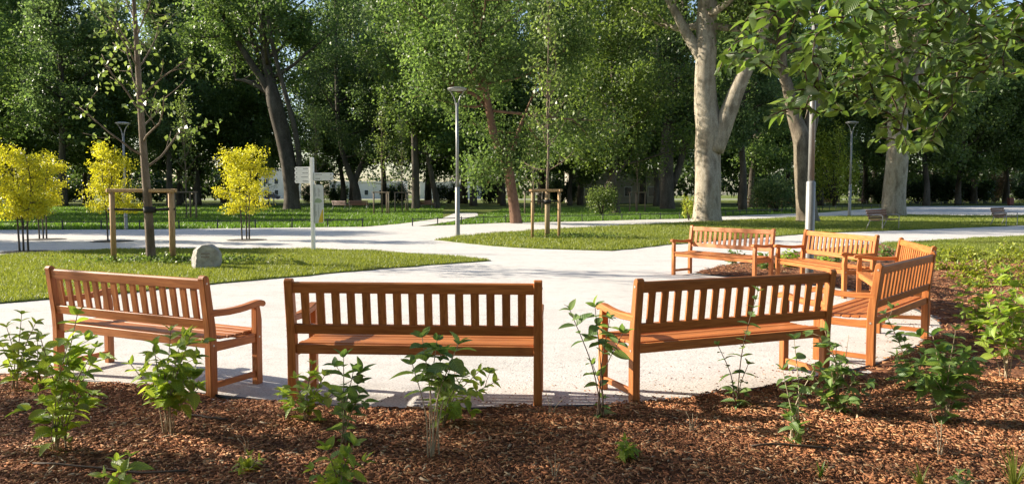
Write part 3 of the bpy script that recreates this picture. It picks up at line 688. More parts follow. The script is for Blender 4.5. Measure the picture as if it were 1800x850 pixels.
# litter bin at far right
bx, by = G(1776, 361)
t = empty('litter_bin', (bx, by, -.02)); tag(t, 'dark red litter bin beside the road at far right', 'bin')
obj('bin_body', prism('bin_body', [(-.28, -.28), (.28, -.28), (.28, .28), (-.28, .28)], .12, 1.0, M['red'], .03, 'z'), None, t)
obj('bin_lid', prism('bin_lid', [(-.33, -.33), (.33, -.33), (.33, .33), (-.33, .33)], 1.08, 1.15, M['steel_dark'], .02, 'z'), None, t)
obj('bin_foot', prism('bin_foot', [(-.2, -.2), (.2, -.2), (.2, .2), (-.2, .2)], 0, .12, M['steel_dark'], 0, 'z'), None, t)
for s in (-1, 1): obj('lid_strut', box('lid_strut', .03, .03, .085, M['steel_dark'], 0, (s*.24, 0, 1.041)), None, t)
# timber rail fence behind the bush
fx, fy = G(1352, 366)
t = empty('timber_fence', (fx, fy, -.02), R(4)); tag(t, 'orange timber rail fence half hidden by the bush right of the big plane tree', 'fence')
for k in range(5): obj('post', box('post', .10, .10, 1.15, M['parkwood'], .01, (-2.6+k*1.3, 0, .575)), None, t)
for z in (.62, .95):
    for k in range(4): obj('rail', box('rail', 1.26, .045, .12, M['bench'], .008, (-1.95+k*1.3, -.075, z)), None, t)

# ------------------------------------------------------------------ trees
def pix_trunk(pts, seed=0, wob=.12):
    """(u, v, width in px) list at the depth of the base -> base location and local trunk path"""
    bx_, by_ = G(pts[0][0], pts[0][1]); r = random.Random(seed); out = []
    for i, (u, v, w) in enumerate(pts):
        X, Y, Z = AT(u, v, by_); out.append((X-bx_, 0 if i == 0 else r.uniform(-wob, wob)*i*.5, Z if i else -.1, w/2*by_/CAM_F))
    return (bx_, by_), out
def pix_limb(pts, by_, bx_, dy=0.0):
    P = []; rad = []
    for i, (u, v, w) in enumerate(pts):
        X, Y, Z = AT(u, v, by_); P.append((X-bx_, dy*i, Z)); rad.append(w/2*by_/CAM_F)
    Q = smooth_path(P, 3); rr = smooth_path([(a, 0, 0) for a in rad], 3)[:, 0]; return Q, rr
def custom_tree(name, seed, pts, limbs, label, crown, bark_m, leaf_m, flare=1.0, **kw):
    (x, y), tr = pix_trunk(pts, seed)
    lp = [pix_limb(l, y, x, dy) for l, dy in limbs]
    ex = []
    for Q, rr in lp:       # leafy twigs go on from the ends of the drawn limbs
        rg = np.random.default_rng(seed+len(ex))
        for k in ((-1, -3) if name == 'forked_tree' else (-1, -3, -5)):
            if abs(k) < len(Q):
                for _ in range(2): ex.append((Q[k], tuple(unit(rg.normal(size=(1, 3)))[0]*.8+np.array([0, 0, .5])), crown[1]*rg.uniform(.35, .6), max(rr[k]*.6, .03)))
    wood, leaves = tree_mesh(name, seed, tr, crown[0], crown[1], crown[2], crown[3], crown[4], M[bark_m], M[leaf_m], extra_limbs=ex, **kw)
    t = empty(name, (x, y, 0)); tag(t, label, 'tree')
    obj('trunk', wood, None, t)
    for Q, rr in lp: obj('limb', tubes('limb', [(Q, rr)], 10, M[bark_m]), None, t)
    obj('crown', leaves, None, t); return t

# big pale plane tree right of the middle
custom_tree('plane_tree', 41, [(1243, 389, 58), (1243, 380, 51), (1243, 360, 47), (1244, 320, 45), (1246, 270, 45), (1248, 225, 48), (1243, 190, 42), (1240, 140, 36), (1241, 90, 35), (1244, 40, 35), (1247, -30, 32), (1253, -140, 26), (1258, -260, 14)],
            [([(1255, 265, 34), (1268, 225, 32), (1281, 185, 28), (1293, 150, 25), (1304, 122, 22), (1325, 70, 17), (1340, -10, 13), (1350, -90, 8)], -.25), ([(1236, 105, 24), (1222, 80, 20), (1208, 55, 18), (1194, 25, 15), (1178, -8, 13), (1150, -70, 8)], .15)],
            'big pale plane tree with mottled bark and a forking trunk behind the far benches', (9.8, 8.5, 26, 40, .23), 'bark_plane', 'leaf_plane', spread=.6, elev=(5, 60), drop=.25)
custom_tree('plane_tree', 42, [(1420, 389, 44), (1419, 380, 38), (1415, 350, 34), (1412, 300, 33), (1409, 250, 32), (1398, 205, 24), (1388, 160, 20), (1378, 110, 18), (1368, 40, 16), (1358, -60, 14), (1350, -180, 8)],
            [([(1415, 255, 26), (1428, 215, 23), (1438, 170, 20), (1442, 120, 19), (1446, 40, 17), (1452, -80, 12)], .2)],
            'forked plane tree behind the thick lamp post at right', (8.5, 7, 20, 36, .23), 'bark_brown', 'leaf_forest', spread=.6, drop=.3)
custom_tree('plane_tree', 43, [(1570, 379, 45), (1570, 370, 41), (1572, 340, 38), (1575, 280, 36), (1577, 230, 34), (1580, 150, 30), (1586, 50, 25), (1592, -60, 18), (1596, -150, 10)],
            [([(1580, 190, 20), (1620, 120, 15), (1660, 60, 11), (1700, 10, 7)], .1)],
            'pale plane trunk at right standing behind the steel framed park bench', (8.0, 8, 22, 40, .24), 'bark_plane', 'leaf_forest', spread=.65, drop=.3)
# leaning reddish tree in the middle
custom_tree('leaning_tree', 44, [(908, 392, 23), (904, 365, 19), (898, 325, 18), (891, 290, 18), (880, 265, 17), (868, 235, 15), (860, 195, 13), (852, 150, 11), (844, 105, 10), (838, 50, 9), (834, -30, 7), (832, -110, 4)],
            [([(862, 205, 8), (846, 178, 7), (828, 165, 6), (806, 163, 5), (780, 140, 4)], -.2), ([(889, 285, 9), (905, 255, 7), (915, 220, 6), (935, 170, 4)], .3)],
            'slender leaning tree with a reddish trunk and dense crown, between lamp and staked sapling', (5.4, 6.8, 36, 60, .17), 'bark_red', 'leaf_forest', spread=.5, elev=(5, 60), drop=.2,
            prof=lambda t: (.75 if t < .15 else 1.0)*(1-.35*t))
# big dark forked tree left of the signpost
custom_tree('forked_tree', 45, [(513, 368, 36), (513, 360, 29), (512, 330, 26), (508, 290, 26), (499, 245, 27), (490, 205, 27), (483, 175, 25), (476, 140, 18), (468, 90, 14), (462, 30, 11), (458, -60, 8), (455, -140, 4)],
            [([(484, 180, 16), (462, 140, 13), (440, 105, 11), (420, 70, 9), (404, 40, 7)], -.3), ([(480, 165, 12), (456, 110, 9), (436, 60, 8), (424, 10, 6)], .5), ([(474, 165, 10), (450, 150, 8), (428, 141, 6), (410, 138, 4)], .2),
             ([(514, 345, 12), (528, 295, 10), (524, 235, 9), (512, 180, 8), (500, 130, 7), (490, 80, 7), (483, 20, 6)], -.4)],
            'big dark forked tree left of the white signpost', (11.5, 8.5, 24, 30, .30), 'bark_dark', 'leaf_forest', spread=.6, elev=(10, 62), prof=lambda t: .9-.3*t)
custom_tree('forked_tree', 46, [(628, 362, 17), (627, 345, 15), (622, 322, 14), (612, 298, 11), (602, 268, 9), (596, 230, 8), (592, 160, 7), (590, 40, 5), (588, -80, 3)],
            [([(622, 325, 11), (632, 295, 9), (645, 262, 8), (655, 220, 7), (660, 150, 6)], .3)],
            'dark tree with a low forked trunk right of the signpost', (4.6, 7.8, 28, 34, .30), 'bark_dark', 'leaf_forest2', spread=.65, drop=.2)
custom_tree('broad_tree', 47, [(1174, 368, 30), (1173, 355, 26), (1172, 300, 24), (1174, 245, 23), (1182, 185, 21), (1192, 110, 18), (1200, 30, 14), (1206, -70, 9), (1210, -150, 5)],
            [([(1180, 330, 14), (1196, 290, 12), (1206, 245, 10), (1208, 190, 8)], .3), ([(1178, 215, 12), (1166, 160, 10), (1156, 90, 8), (1150, 10, 6)], -.3)],
            'broad dark trunk left of the big plane tree', (5.6, 8, 28, 34, .30), 'bark_dark', 'leaf_forest2', spread=.62, drop=.2)
custom_tree('leaning_tree', 48, [(1084, 376, 18), (1081, 355, 15), (1076, 325, 14), (1080, 290, 12), (1084, 240, 10), (1080, 170, 8), (1074, 90, 6), (1070, 0, 4), (1068, -60, 3)],
            [([(1078, 345, 8), (1066, 325, 7), (1090, 300, 6), (1110, 270, 5)], .1)],
            'crooked tree with a leafy crown right of the staked sapling', (3.2, 6.6, 34, 66, .21), 'bark_dark', 'leaf_plane', spread=.55, drop=.2, prof=lambda t: (1-.5*t))
custom_tree('straight_tree', 49, [(731, 367, 18), (731, 350, 14.5), (730, 290, 13), (728, 200, 11.5), (726, 90, 9), (724, -40, 6), (722, -120, 3)], [], 'straight dark trunk behind the lawn, left of the lamp',
            (4.8, 7.0, 28, 34, .30), 'bark_dark', 'leaf_forest', spread=.6, drop=.25)
custom_tree('straight_tree', 50, [(769, 366, 13), (766, 345, 11), (760, 315, 9), (752, 270, 8), (748, 190, 7), (746, 90, 5), (745, -20, 3)], [], 'thin tilted tree just left of the lamp, behind the lawn',
            (4.0, 6.2, 24, 56, .29), 'bark_dark', 'leaf_plane', spread=.6, drop=.2)

# forest kinds, copied to their places
def proto(name, seed, h, r, cb, cr, nl, per, size, leaf_m, bark_m='bark_dark', lean=0.0, **kw):
    rg = random.Random(seed); tr = []; x = y = 0
    for k in range(8):
        t = k/7; tr.append((x+lean*h*t*t, y, h*t-(.15 if k == 0 else 0), r*(1.35 if k == 0 else 1)*(1-.85*t)+.02)); x += rg.uniform(-.3, .3)*(k > 0); y += rg.uniform(-.3, .3)*(k > 0)
    return tree_mesh(name, seed, tr, cb, cr, nl, per, size, M[bark_m], M[leaf_m], **kw)
K = [proto('forest_tree_a', 61, 26, .42, 4.4, 7.4, 30, 44, .31, 'leaf_forest', spread=.65, drop=.25),
     proto('forest_tree_b', 62, 28, .36, 5.2, 6.6, 32, 42, .31, 'leaf_forest2', spread=.6, elev=(25, 70), drop=.15),
     proto('forest_tree_c', 63, 23, .30, 3.2, 6.6, 30, 44, .30, 'leaf_forest', lean=.06, spread=.62, drop=.3),
     proto('far_tree', 64, 27, .45, 5.0, 9.0, 28, 28, .44, 'leaf_far', spread=.9, sides=6, drop=.3),
     proto('low_tree', 65, 11.5, .20, 2.4, 4.8, 28, 66, .22, 'leaf_plane', spread=.5, drop=.1)]
FOREST = [(112, 363, 1, 1.1, 'tall tree between the leftmost yellow tree and the staked tree'), (-45, 368, 0, 1.0, 'tall tree just outside the left edge of the picture'), (22, 361, 0, .95, 'tall dark tree at the left edge of the picture'), (70, 358, 1, 1.0, 'tall tree with branching trunk behind the leftmost yellow tree'), (150, 357, 2, 1.05, 'leafy tree between the two left yellow trees, in the wood'),
          (299, 362, 1, .95, 'thick dark trunk just right of the staked tree'), (347, 360, 0, 1.0, 'thick dark trunk left of the rightmost yellow tree'), (393, 356, 1, 1.08, 'dark trunk behind the rightmost yellow tree'),
          (222, 356, 0, 1.0, 'dark tree behind the left lamp'), (560, 356, 2, 1.1, 'leafy tree right behind the signpost boards'), (675, 359, 1, 1.0, 'tree behind the left small stake frame'),
          (832, 361.5, 0, .9, 'dark trunk right of the lamp pole'), (815, 357, 2, 1.1, 'thin dark trunk beside the lamp pole'), (880, 358, 1, 1.1, 'grey trunk behind the leaning reddish tree'),
          (960, 356, 0, 1.1, 'tall tree behind the staked sapling in the middle'), (1020, 360, 1, .95, 'tree in the wood left of the crooked tree'), (1130, 358, 0, 1.05, 'tree in the wood behind the weathered stake frame'),
          (1305, 369.5, 1, .85, 'dark slim trunk right of the big plane tree'), (1320, 366, 2, .95, 'second dark trunk right of the big plane tree'), (1260, 357, 0, 1.05, 'tree in the wood directly behind the big plane tree'),
          (1385, 358, 1, 1.05, 'tree in the wood left of the forked plane tree'), (1520, 357, 0, 1.0, 'dark tree between the far lamp and the pale trunk'), (1640, 356, 2, 1.15, 'dark tree right of the pale trunk behind the road'),
          (1700, 355, 1, 1.0, 'dark tree above the hedge at right'), (1768, 357, 0, .95, 'dark trunk by the litter bin at far right'), (1830, 360, 2, 1.1, 'tree cut by the right edge of the picture')]
for i, (u, v, k, s, lab) in enumerate(FOREST):
    x, y = G(u, v); place_tree('forest_tree', K[k], (x, y, -.02), i*1.7, s, lab, 'trees of the wood behind the lawns')
rf = random.Random(77)
for i in range(19):
    x = -92+i*9.6+rf.uniform(-2, 2); y = 112+rf.uniform(-9, 14)
    place_tree('far_tree', K[3], (x, y, -.02), rf.uniform(0, 6), rf.uniform(.85, 1.15), 'tall leafy tree in the farthest row at the back of the wood', 'farthest row of trees')
for i in range(17):
    x = -84+i*10.3+rf.uniform(-2, 2); y = 96+rf.uniform(-5, 6); s = rf.uniform(1.35, 1.7)
    place_tree('understorey_tree', K[4], (x, y, -.02), rf.uniform(0, 6), s, 'low leafy tree filling the shade under the farthest row of trees', 'understorey trees at the back of the wood')
# trees outside the picture on the left: they shade the left gravel and dapple the bed in front
place_tree('side_tree', K[4], (-24.2, 23.4, -.02), .4, .64, 'leafy tree outside the left edge shading the gravel by the yellow trees')
place_tree('side_tree', K[4], (-30, 33.5, -.02), 2.1, .88, 'leafy tree outside the left edge, farther back by the low fence')
place_tree('side_tree', K[4], (-41, 48, -.02), 3.3, 1.2, 'taller leafy tree outside the left edge shading the grass behind the fence')
place_tree('side_tree', K[4], (-47, 58, -.02), 5.0, 1.3, 'tallest leafy tree outside the left edge beside the left lawn')
dap = proto('side_tree', 66, 9.6, .13, 4.6, 2.4, 8, 10, .15, 'leaf_plane', spread=.24, elev=(5, 55), prof=lambda t: .55+.9*t*(1.1-t))
place_tree('side_tree', dap, (-14.2, 6.6, 0), 1.0, 1.0, 'slim leafy tree outside the left edge dappling the bed in front')

dap2 = proto('side_tree', 67, 10.8, .15, 7.4, 2.6, 10, 14, .17, 'leaf_plane', spread=.28, elev=(5, 50), prof=lambda t: .6+.8*t*(1.1-t))
place_tree('side_tree', dap2, (-17.5, 7.2, 0), 2.0, .95, 'taller slim tree outside the left edge with a high crown')
# unseen trees added behind the camera to shade the benches' backs from the open sky
for i, (x, y, k, s_, lab) in enumerate([(-15, -7, 4, 1.5, 'added shade tree behind the viewer on the left'), (-6, -11, 4, 1.6, 'added shade tree behind the viewer, left of the middle'), (3, -10, 4, 1.6, 'added shade tree right behind the viewer'),
                                        (12, -8, 4, 1.5, 'added shade tree behind the viewer on the right'), (-1, -19, 0, .9, 'tall added shade tree far behind the viewer'), (17, -1, 4, 1.3, 'added shade tree beside the bed, outside the right edge')]):
    place_tree('rear_shade_tree', K[k], (x, y, -.02), i*1.9, s_, lab)
# far wood closing the view, only a green mass
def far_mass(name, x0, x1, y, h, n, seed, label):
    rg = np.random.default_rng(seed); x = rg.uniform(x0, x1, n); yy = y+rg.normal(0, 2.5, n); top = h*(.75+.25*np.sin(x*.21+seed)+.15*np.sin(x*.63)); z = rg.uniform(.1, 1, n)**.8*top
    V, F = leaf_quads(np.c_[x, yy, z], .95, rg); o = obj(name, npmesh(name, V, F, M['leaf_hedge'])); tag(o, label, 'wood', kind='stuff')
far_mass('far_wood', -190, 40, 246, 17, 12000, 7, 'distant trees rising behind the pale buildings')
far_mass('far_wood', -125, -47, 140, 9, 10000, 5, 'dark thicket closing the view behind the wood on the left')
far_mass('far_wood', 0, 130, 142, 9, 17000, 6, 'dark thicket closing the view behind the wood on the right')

# shrubs
def shrub_mesh(name, seed, rx, ry, h, n, size, leaf_m, zb=.1):
    rg = np.random.default_rng(seed); k = 34; a = rg.uniform(0, 2*math.pi, k); rr = np.sqrt(rg.random(k)); zc = h*rg.uniform(.25, .92, k)
    c = np.c_[rx*rr*np.cos(a)*np.sqrt(np.clip(1-(zc/h-.45)**2*1.6, .15, 1)), ry*rr*np.sin(a), zc]
    C = c[rg.integers(0, k, n)]+rg.normal(0, 1, (n, 3))*np.array([rx, ry, h])*.13; C[:, 2] = np.clip(C[:, 2], zb, None)
    V, F = leaf_quads(C, size, rg)
    st = [(np.array([(0, 0, -.05), (q[0]*.35, q[1]*.35, q[2]*.5), tuple(q)]), [.035*h*.5, .02*h*.5, .006*h]) for q in c[:14]]
    return tubes(name+'_stems', st, 5, M['bark_dark']), npmesh(name, V, F, M[leaf_m])
def shrub(loc, meshes, label, cat='shrub', group=None, s=1, rz=0):
    t = empty('shrub', (*loc, -.01), rz); t.scale = (s, s, s); tag(t, label, cat, group); obj('branches', meshes[0], None, t); obj('foliage', meshes[1], None, t); return t
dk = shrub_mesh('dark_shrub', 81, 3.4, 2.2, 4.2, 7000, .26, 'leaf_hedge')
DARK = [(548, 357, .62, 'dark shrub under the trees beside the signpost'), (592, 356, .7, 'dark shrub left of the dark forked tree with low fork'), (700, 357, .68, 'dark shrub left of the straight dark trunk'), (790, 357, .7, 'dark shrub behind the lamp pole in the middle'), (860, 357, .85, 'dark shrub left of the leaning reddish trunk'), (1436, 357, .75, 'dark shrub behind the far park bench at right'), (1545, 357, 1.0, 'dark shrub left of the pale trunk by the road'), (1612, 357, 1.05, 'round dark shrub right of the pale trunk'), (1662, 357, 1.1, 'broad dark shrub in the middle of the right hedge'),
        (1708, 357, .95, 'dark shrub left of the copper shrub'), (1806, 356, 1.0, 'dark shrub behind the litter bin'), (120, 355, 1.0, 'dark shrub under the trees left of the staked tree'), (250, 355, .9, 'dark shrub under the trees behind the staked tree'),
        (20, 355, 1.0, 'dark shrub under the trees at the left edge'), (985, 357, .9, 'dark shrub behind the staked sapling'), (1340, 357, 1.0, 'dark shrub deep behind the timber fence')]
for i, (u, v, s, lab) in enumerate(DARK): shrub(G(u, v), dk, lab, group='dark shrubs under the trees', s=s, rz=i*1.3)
shrub(G(1748, 356), shrub_mesh('copper_shrub', 82, 2.6, 2.0, 4.6, 5000, .22, 'leaf_copper'), 'copper brown shrub beside the litter bin at far right')
shrub(G(1366, 373), shrub_mesh('green_bush', 83, 1.9, 1.3, 2.6, 6000, .15, 'leaf_forest2'), 'loose green bush in front of the orange timber fence')
shrub(G(1466, 362), shrub_mesh('bright_tree', 84, 2.5, 2.0, 8.6, 7000, .24, 'leaf_lime', .8), 'bright tall shrub behind the far lamp at right, sunlight put into its lime leaf colour')  # brighter lime leaf colour stands in for sunlight the wood blocks
shrub(G(1058, 378), shrub_mesh('sprouts', 85, 1.15, .8, 1.9, 2600, .13, 'leaf_young'), 'pale leafy sprouts at the foot of the crooked tree')
shrub(G(1211, 387), shrub_mesh('lime_sprouts', 86, .42, .3, 1.15, 420, .13, 'leaf_lime'), 'lime green sprouts at the foot of the big plane tree')

# ------------------------------------------------------------------ young staked trees
t0wood, t0leaf = tree_mesh('young_plane', 91, [(0, 0, -.05, .125), (-.01, 0, .5, .107), (-.04, 0, 1.5, .10), (-.09, 0, 2.6, .085), (-.14, 0, 4.0, .07), (-.18, 0, 5.4, .055), (-.22, 0, 7.0, .035), (-.22, 0, 8.5, .015)],
                   2.0, 2.4, 20, 4, .135, M['bark_young'], M['leaf_young'], elev=(28, 58), sub=3, spread=.16, prof=lambda t: .75-.25*t, sides=8, limb_r=.34, lift=.06)
o = place_tree('young_plane_tree', (t0wood, t0leaf), (tx, ty, 0), .6, .88, 'young plane tree with bare ascending branches inside the left stake frame')
m0wood, m0leaf = tree_mesh('sapling', 92, [(0, 0, -.05, .05), (-.01, 0, 1.5, .045), (.03, 0, 3.0, .04), (-.02, 0, 4.6, .03), (.02, 0, 6.2, .02), (.0, 0, 7.6, .008)],
                   1.9, 1.3, 20, 4, .13, M['bark_young'], M['leaf_young'], elev=(25, 70), sub=3, spread=.22, prof=lambda t: 1.05-.8*t, sides=7, limb_r=.4)
o = place_tree('young_plane_tree', (m0wood, m0leaf), (mx, my, 0), 0, 1, 'slim leafy sapling inside the middle stake frame, its trunk wrapped below')
obj('trunk_wrap', tubes('trunk_wrap', [([(0, 0, -.02), (0, 0, .7), (0, 0, 1.52)], [.088, .084, .08])], 12, M['bark_wrap']), None, o)
for i, (u, v, lab) in enumerate(SMALL):
    x, y = G(u, v); place_tree('young_plane_tree', (m0wood, m0leaf), (x, y, 0), i*1.1+.5, .95, 'thin sapling in the '+lab.replace('weathered ', '').replace('distant ', ''), 'young saplings in the lawns behind')
x, y = G(557, 371); place_tree('young_plane_tree', (m0wood, m0leaf), (x, y, 0), 2, 1.1, 'thin pale sapling without stakes rising behind the signpost')

# ------------------------------------------------------------------ yellow multi-stem trees
def yellow_tree(loc, h, w, seed, label, zb=.85):
    rg = np.random.default_rng(seed); t = empty('yellow_tree', (*loc, 0)); tag(t, label, 'tree', 'yellow leaved small trees')
    tips = []; stems = []
    for k in range(3):
        a = k*2.1+rg.uniform(-.3, .3); bx_, by_ = .17*math.cos(a)*(1 if k else .4), .13*math.sin(a)
        P = np.array([(bx_, by_, -.03), (bx_*1.2, by_*1.2, h*.3), (bx_*1.9+rg.uniform(-.08, .08), by_*1.9, h*.62), (bx_*2.4+rg.uniform(-.1, .1), by_*2.2, h*.92)]); Q = smooth_path(P, 4)
        stems.append((Q, np.linspace(.026, .008, len(Q))))
        for j in range(19):
            i = int(rg.uniform(.30, 1)*(len(Q)-1)); d = rg.normal(size=3); d[2] = abs(d[2])*.35+.15
            B, br = limb(Q[i], d, w*.5*rg.uniform(.5, 1.05)*(1-.35*max(0, (Q[i][2]/h-.6)/.4)), .010, .003, rg, 4, .25, .05); stems.append((B, br)); tips += [B[2], B[3], B[4]]
    for s in stems[::20]: obj('stem', tubes('stem', [s], 6, M['bark_dark']), None, t)
    obj('twigs', tubes('twigs', [s for i, s in enumerate(stems) if i % 20], 4, M['bark_dark']), None, t)['kind'] = 'stuff'
    tips = np.array(tips); tips[:, 2] = np.clip(tips[:, 2], zb, h); C = np.repeat(tips, rg.choice([10, 26, 46, 70], len(tips)), 0); C = C+rg.normal(0, .085, C.shape); C = C[C[:, 2] > zb-.1]
    V, F = leaf_quads(C, .07, rg, droop=.9, aspect=.58); obj('crown', npmesh('yellow_leaves', V, F, M['leaf_yellow']), None, t)
    n = 28; ring = [(math.cos(i/n*2*math.pi)*.62*(1+.06*math.sin(i*3)), math.sin(i/n*2*math.pi)*.62*(1+.06*math.cos(i*2)), .006) for i in range(n)]
    obj('soil_circle', pydata('soil_circle', ring+[(0, 0, .03)], [(i, (i+1) % n, n) for i in range(n)], M['soil']), None, t)
yellow_tree(G(45, 442.5), 2.72, 1.75, 1, 'broad yellow tree on three thin stems at the left edge', .95)
yellow_tree(G(79, 420.5), 2.75, 1.45, 2, 'shaded yellow tree half hidden behind the leftmost yellow tree', 1.2)
yellow_tree(G(197, 424), 3.15, 1.65, 3, 'yellow tree just left of the stake frame, overlapping the lamp', 1.0)
yellow_tree(G(434, 421.5), 3.22, 1.75, 4, 'upright yellow tree standing alone right of the staked tree', .95)

# ------------------------------------------------------------------ single leaves (shared shapes)
def leaf_mesh(name, m, wid, bend, curl, n=6, tooth=0.0):
    V, F = [], []
    for i in range(n+1):
        t = i/n; w = wid*(math.sin(math.pi*min(1, t**.8*1.0))**.85 if 0 < t < 1 else 0)*.5; w = max(w, .006 if i < n else 0.0)
        if tooth and i % 2: w *= 1-tooth
        z = -bend*t*t; V += [(t, w, z+curl*w), (t, 0, z), (t, -w, z+curl*w)]
    for i in range(n):
        a = i*3; F += [(a, a+1, a+4, a+3), (a+1, a+2, a+5, a+4)]
    me = pydata(name, V, F, m, True); return me, np.array(V), np.array(F)
def leaf_set(prefix, m, wid): return [leaf_mesh(prefix, M[m], wid*k, b, c, 6) for k, b, c in ((1, .12, .35), (.85, .30, .5), (1.05, .45, .25), (.7, .05, .6))]
LS = {'shrub': leaf_set('shrub_leaf', 'leaf_shrub', .58), 'blue': leaf_set('bluish_leaf', 'leaf_shrub_blue', .58), 'branch': leaf_set('branch_leaf', 'leaf_branch', .62), 'branch2': leaf_set('branch_foliage_leaf', 'leaf_branch2', .62),
      'lime': leaf_set('lime_leaf', 'leaf_lime', .42), 'small': leaf_set('small_leaf', 'leaf_young', .45)}
def frame(base, d, up, size):
    a = np.array(d, float); a /= np.linalg.norm(a)+1e-9; n = np.array(up, float)-a*np.dot(up, a)
    if np.linalg.norm(n) < 1e-3: n = np.array([0, 1., 0])-a*a[1]
    n /= np.linalg.norm(n); b = np.cross(n, a)
    return Matrix(((a[0]*size, b[0]*size, n[0]*size, base[0]), (a[1]*size, b[1]*size, n[1]*size, base[1]), (a[2]*size, b[2]*size, n[2]*size, base[2]), (0, 0, 0, 1)))
def join_leaves(name, kind, mats, rng, m=None):
    Vs, Fs, off = [], [], 0
    for Mx in mats:
        me, V, F = LS[kind][rng.integers(0, 4)]; A = np.array(Mx); Vs.append(V@A[:3, :3].T+A[:3, 3]); Fs.append(F+off); off += len(V)
    return npmesh(name, np.vstack(Vs), np.vstack(Fs), m or LS[kind][0][0].materials[0], True)

# ------------------------------------------------------------------ shrubs planted in the bed
def bed_plant(u, v, tips, label, seed, kind='shrub', leaf=.078, start=.25, node=.050, stem_m='stem', single=True, r=.005, dense=1.0, side=0):
    """u,v: where the plant leaves the mulch; tips: photo pixels (u,v) where its stems end"""
    leaf *= 1.36; node *= .95; rg = np.random.default_rng(seed); x0, y0 = G(u, v, .03); z0 = float(mz(np.array([x0]), np.array([y0]))[0])
    t = empty('bed_plant', (x0, y0, z0)); tag(t, label, 'plant', 'young shrubs planted in the mulch'); mats = []; tubes_ = []
    for ti, tip in enumerate(tips):
        yy = y0+rg.uniform(-.10, .10); T = np.array(AT(tip[0], tip[1], yy))-np.array([x0, y0, z0]); L = np.linalg.norm(T)
        b = np.array([rg.uniform(-.03, .03), rg.uniform(-.03, .03), -.02]); st = tip[2] if len(tip) > 2 else start
        mid = b*.5+T*.5+np.array([-T[0]*.22+rg.uniform(-.02, .02), rg.uniform(-.02, .02), .03*L])
        P = smooth_path([b, mid*.98, T], 7); tubes_.append((P, np.linspace(r, r*.45, len(P))))
        seg = np.linalg.norm(np.diff(P, axis=0), axis=1); cum = np.r_[0, np.cumsum(seg)]; n = max(1, int(cum[-1]*(1-st)/node)); rot = rg.uniform(0, 3)
        for k in range(n+1):
            d = cum[-1]*(st+(1-st)*k/n); i = min(np.searchsorted(cum, d, 'right')-1, len(seg)-1); p = P[i]+(P[i+1]-P[i])*(d-cum[i])/seg[i]
            ax = P[i+1]-P[i]; ax /= np.linalg.norm(ax); rot += 1.57+rg.uniform(-.3, .3); sz = leaf*(1.0-.25*(k/n)**4)*rg.uniform(.75, 1.2)
            if k == n: cnt, el, sz = 4, .75, sz*.8
            else: cnt, el = 2, rg.uniform(.0, .5)
            e1 = np.cross(ax, [0, 1., .1]); e1 /= np.linalg.norm(e1); e2 = np.cross(ax, e1)
            for q in range(cnt):
                if k < n and rg.random() > dense: continue
                a = rot+q*(math.pi if cnt == 2 else math.pi/2)+rg.uniform(-.25, .25); out = e1*math.cos(a)+e2*math.sin(a)
                dr = out*math.cos(el)+ax*math.sin(el)+np.array([0, 0, rg.uniform(-.15, .15)]); upv = np.array([0, 0, 1.])+rg.normal(0, .35, 3)
                mats.append(frame(p, dr, upv, sz*(rg.uniform(.8, 1.1))))
            if side and k < n and rg.random() < side:
                a = rg.uniform(0, 6.28); out = e1*math.cos(a)+e2*math.sin(a); S = np.array([p, p+out*.04+ax*.02, p+out*.08+ax*.05]); tubes_.append((S, [r*.5, r*.4, r*.3]))
                for q in range(4):
                    a2 = rg.uniform(0, 6.28); dd = out*.8+ax*.4+.9*np.array([math.cos(a2), math.sin(a2), .2]); mats.append(frame(S[2], dd, np.array([0, 0, 1.])+rg.normal(0, .3, 3), leaf*rg.uniform(.6, .95)))
    for s in tubes_[:len(tips)]: obj('stem', tubes('stem', [s], 5, M[stem_m]), None, t)
    if 0 < len(tubes_)-len(tips) <= 60:
        for s in tubes_[len(tips):]: obj('twig', tubes('twig', [s], 4, M[stem_m]), None, t)
    elif tubes_[len(tips):]: obj('twigs', tubes('twigs', tubes_[len(tips):], 4, M[stem_m]), None, t)['kind'] = 'stuff'
    if single:
        for Mx in mats[:300]:
            o = obj('leaf', LS[kind][rg.integers(0, 4)][0], None, t); o.matrix_basis = Mx
    else:
        o = obj('foliage', join_leaves('foliage', kind, mats, rg), None, t); o['kind'] = 'stuff'
    return t
bed_plant(28, 684, [(38, 552, .35), (12, 575, .3), (62, 568, .4), (5, 610, .3), (55, 625, .3)], 'leafy plant at the left edge in front of the gravel', 101, leaf=.085)
bed_plant(70, 682, [(66, 600, .2), (88, 612, .2), (48, 640, .1)], 'small plant between the left edge plant and the tall plant before the left bench', 102, leaf=.085)
bed_plant(104, 800, [(136, 552, .45), (72, 596, .4), (168, 610, .5), (105, 640, .2), (62, 690, .25), (140, 690, .2), (95, 725, .1), (160, 640, .5), (120, 600, .5)], 'tall bushy plant in front of the left end of the left bench', 103, leaf=.085, side=.3)
bed_plant(298, 768, [(300, 580, .3), (335, 590, .35), (270, 605, .4), (230, 640, .5), (345, 640, .5), (255, 650, .5), (315, 610, .35), (325, 665, .5), (285, 640, .35), (350, 680, .6)], 'dense bushy plant in front of the right end of the left bench', 104, leaf=.075, side=.5)
bed_plant(212, 884, [(205, 810, .2), (228, 802, .2), (180, 838, .2), (215, 830, .1)], 'bright low plant at the bottom edge on the left', 105, leaf=.07)
bed_plant(437, 834, [(437, 800, .1), (455, 808, .1), (420, 812, .1), (445, 815, .1)], 'small tuft of narrow leaves below the gap between the left benches', 106, 'lime', leaf=.045, node=.02)
bed_plant(533, 747, [(548, 640, .3), (520, 665, .3), (498, 690, .4), (570, 660, .3), (590, 690, .4), (540, 690, .1)], 'leafy plant before the left leg of the middle bench', 107, leaf=.075, side=.3)
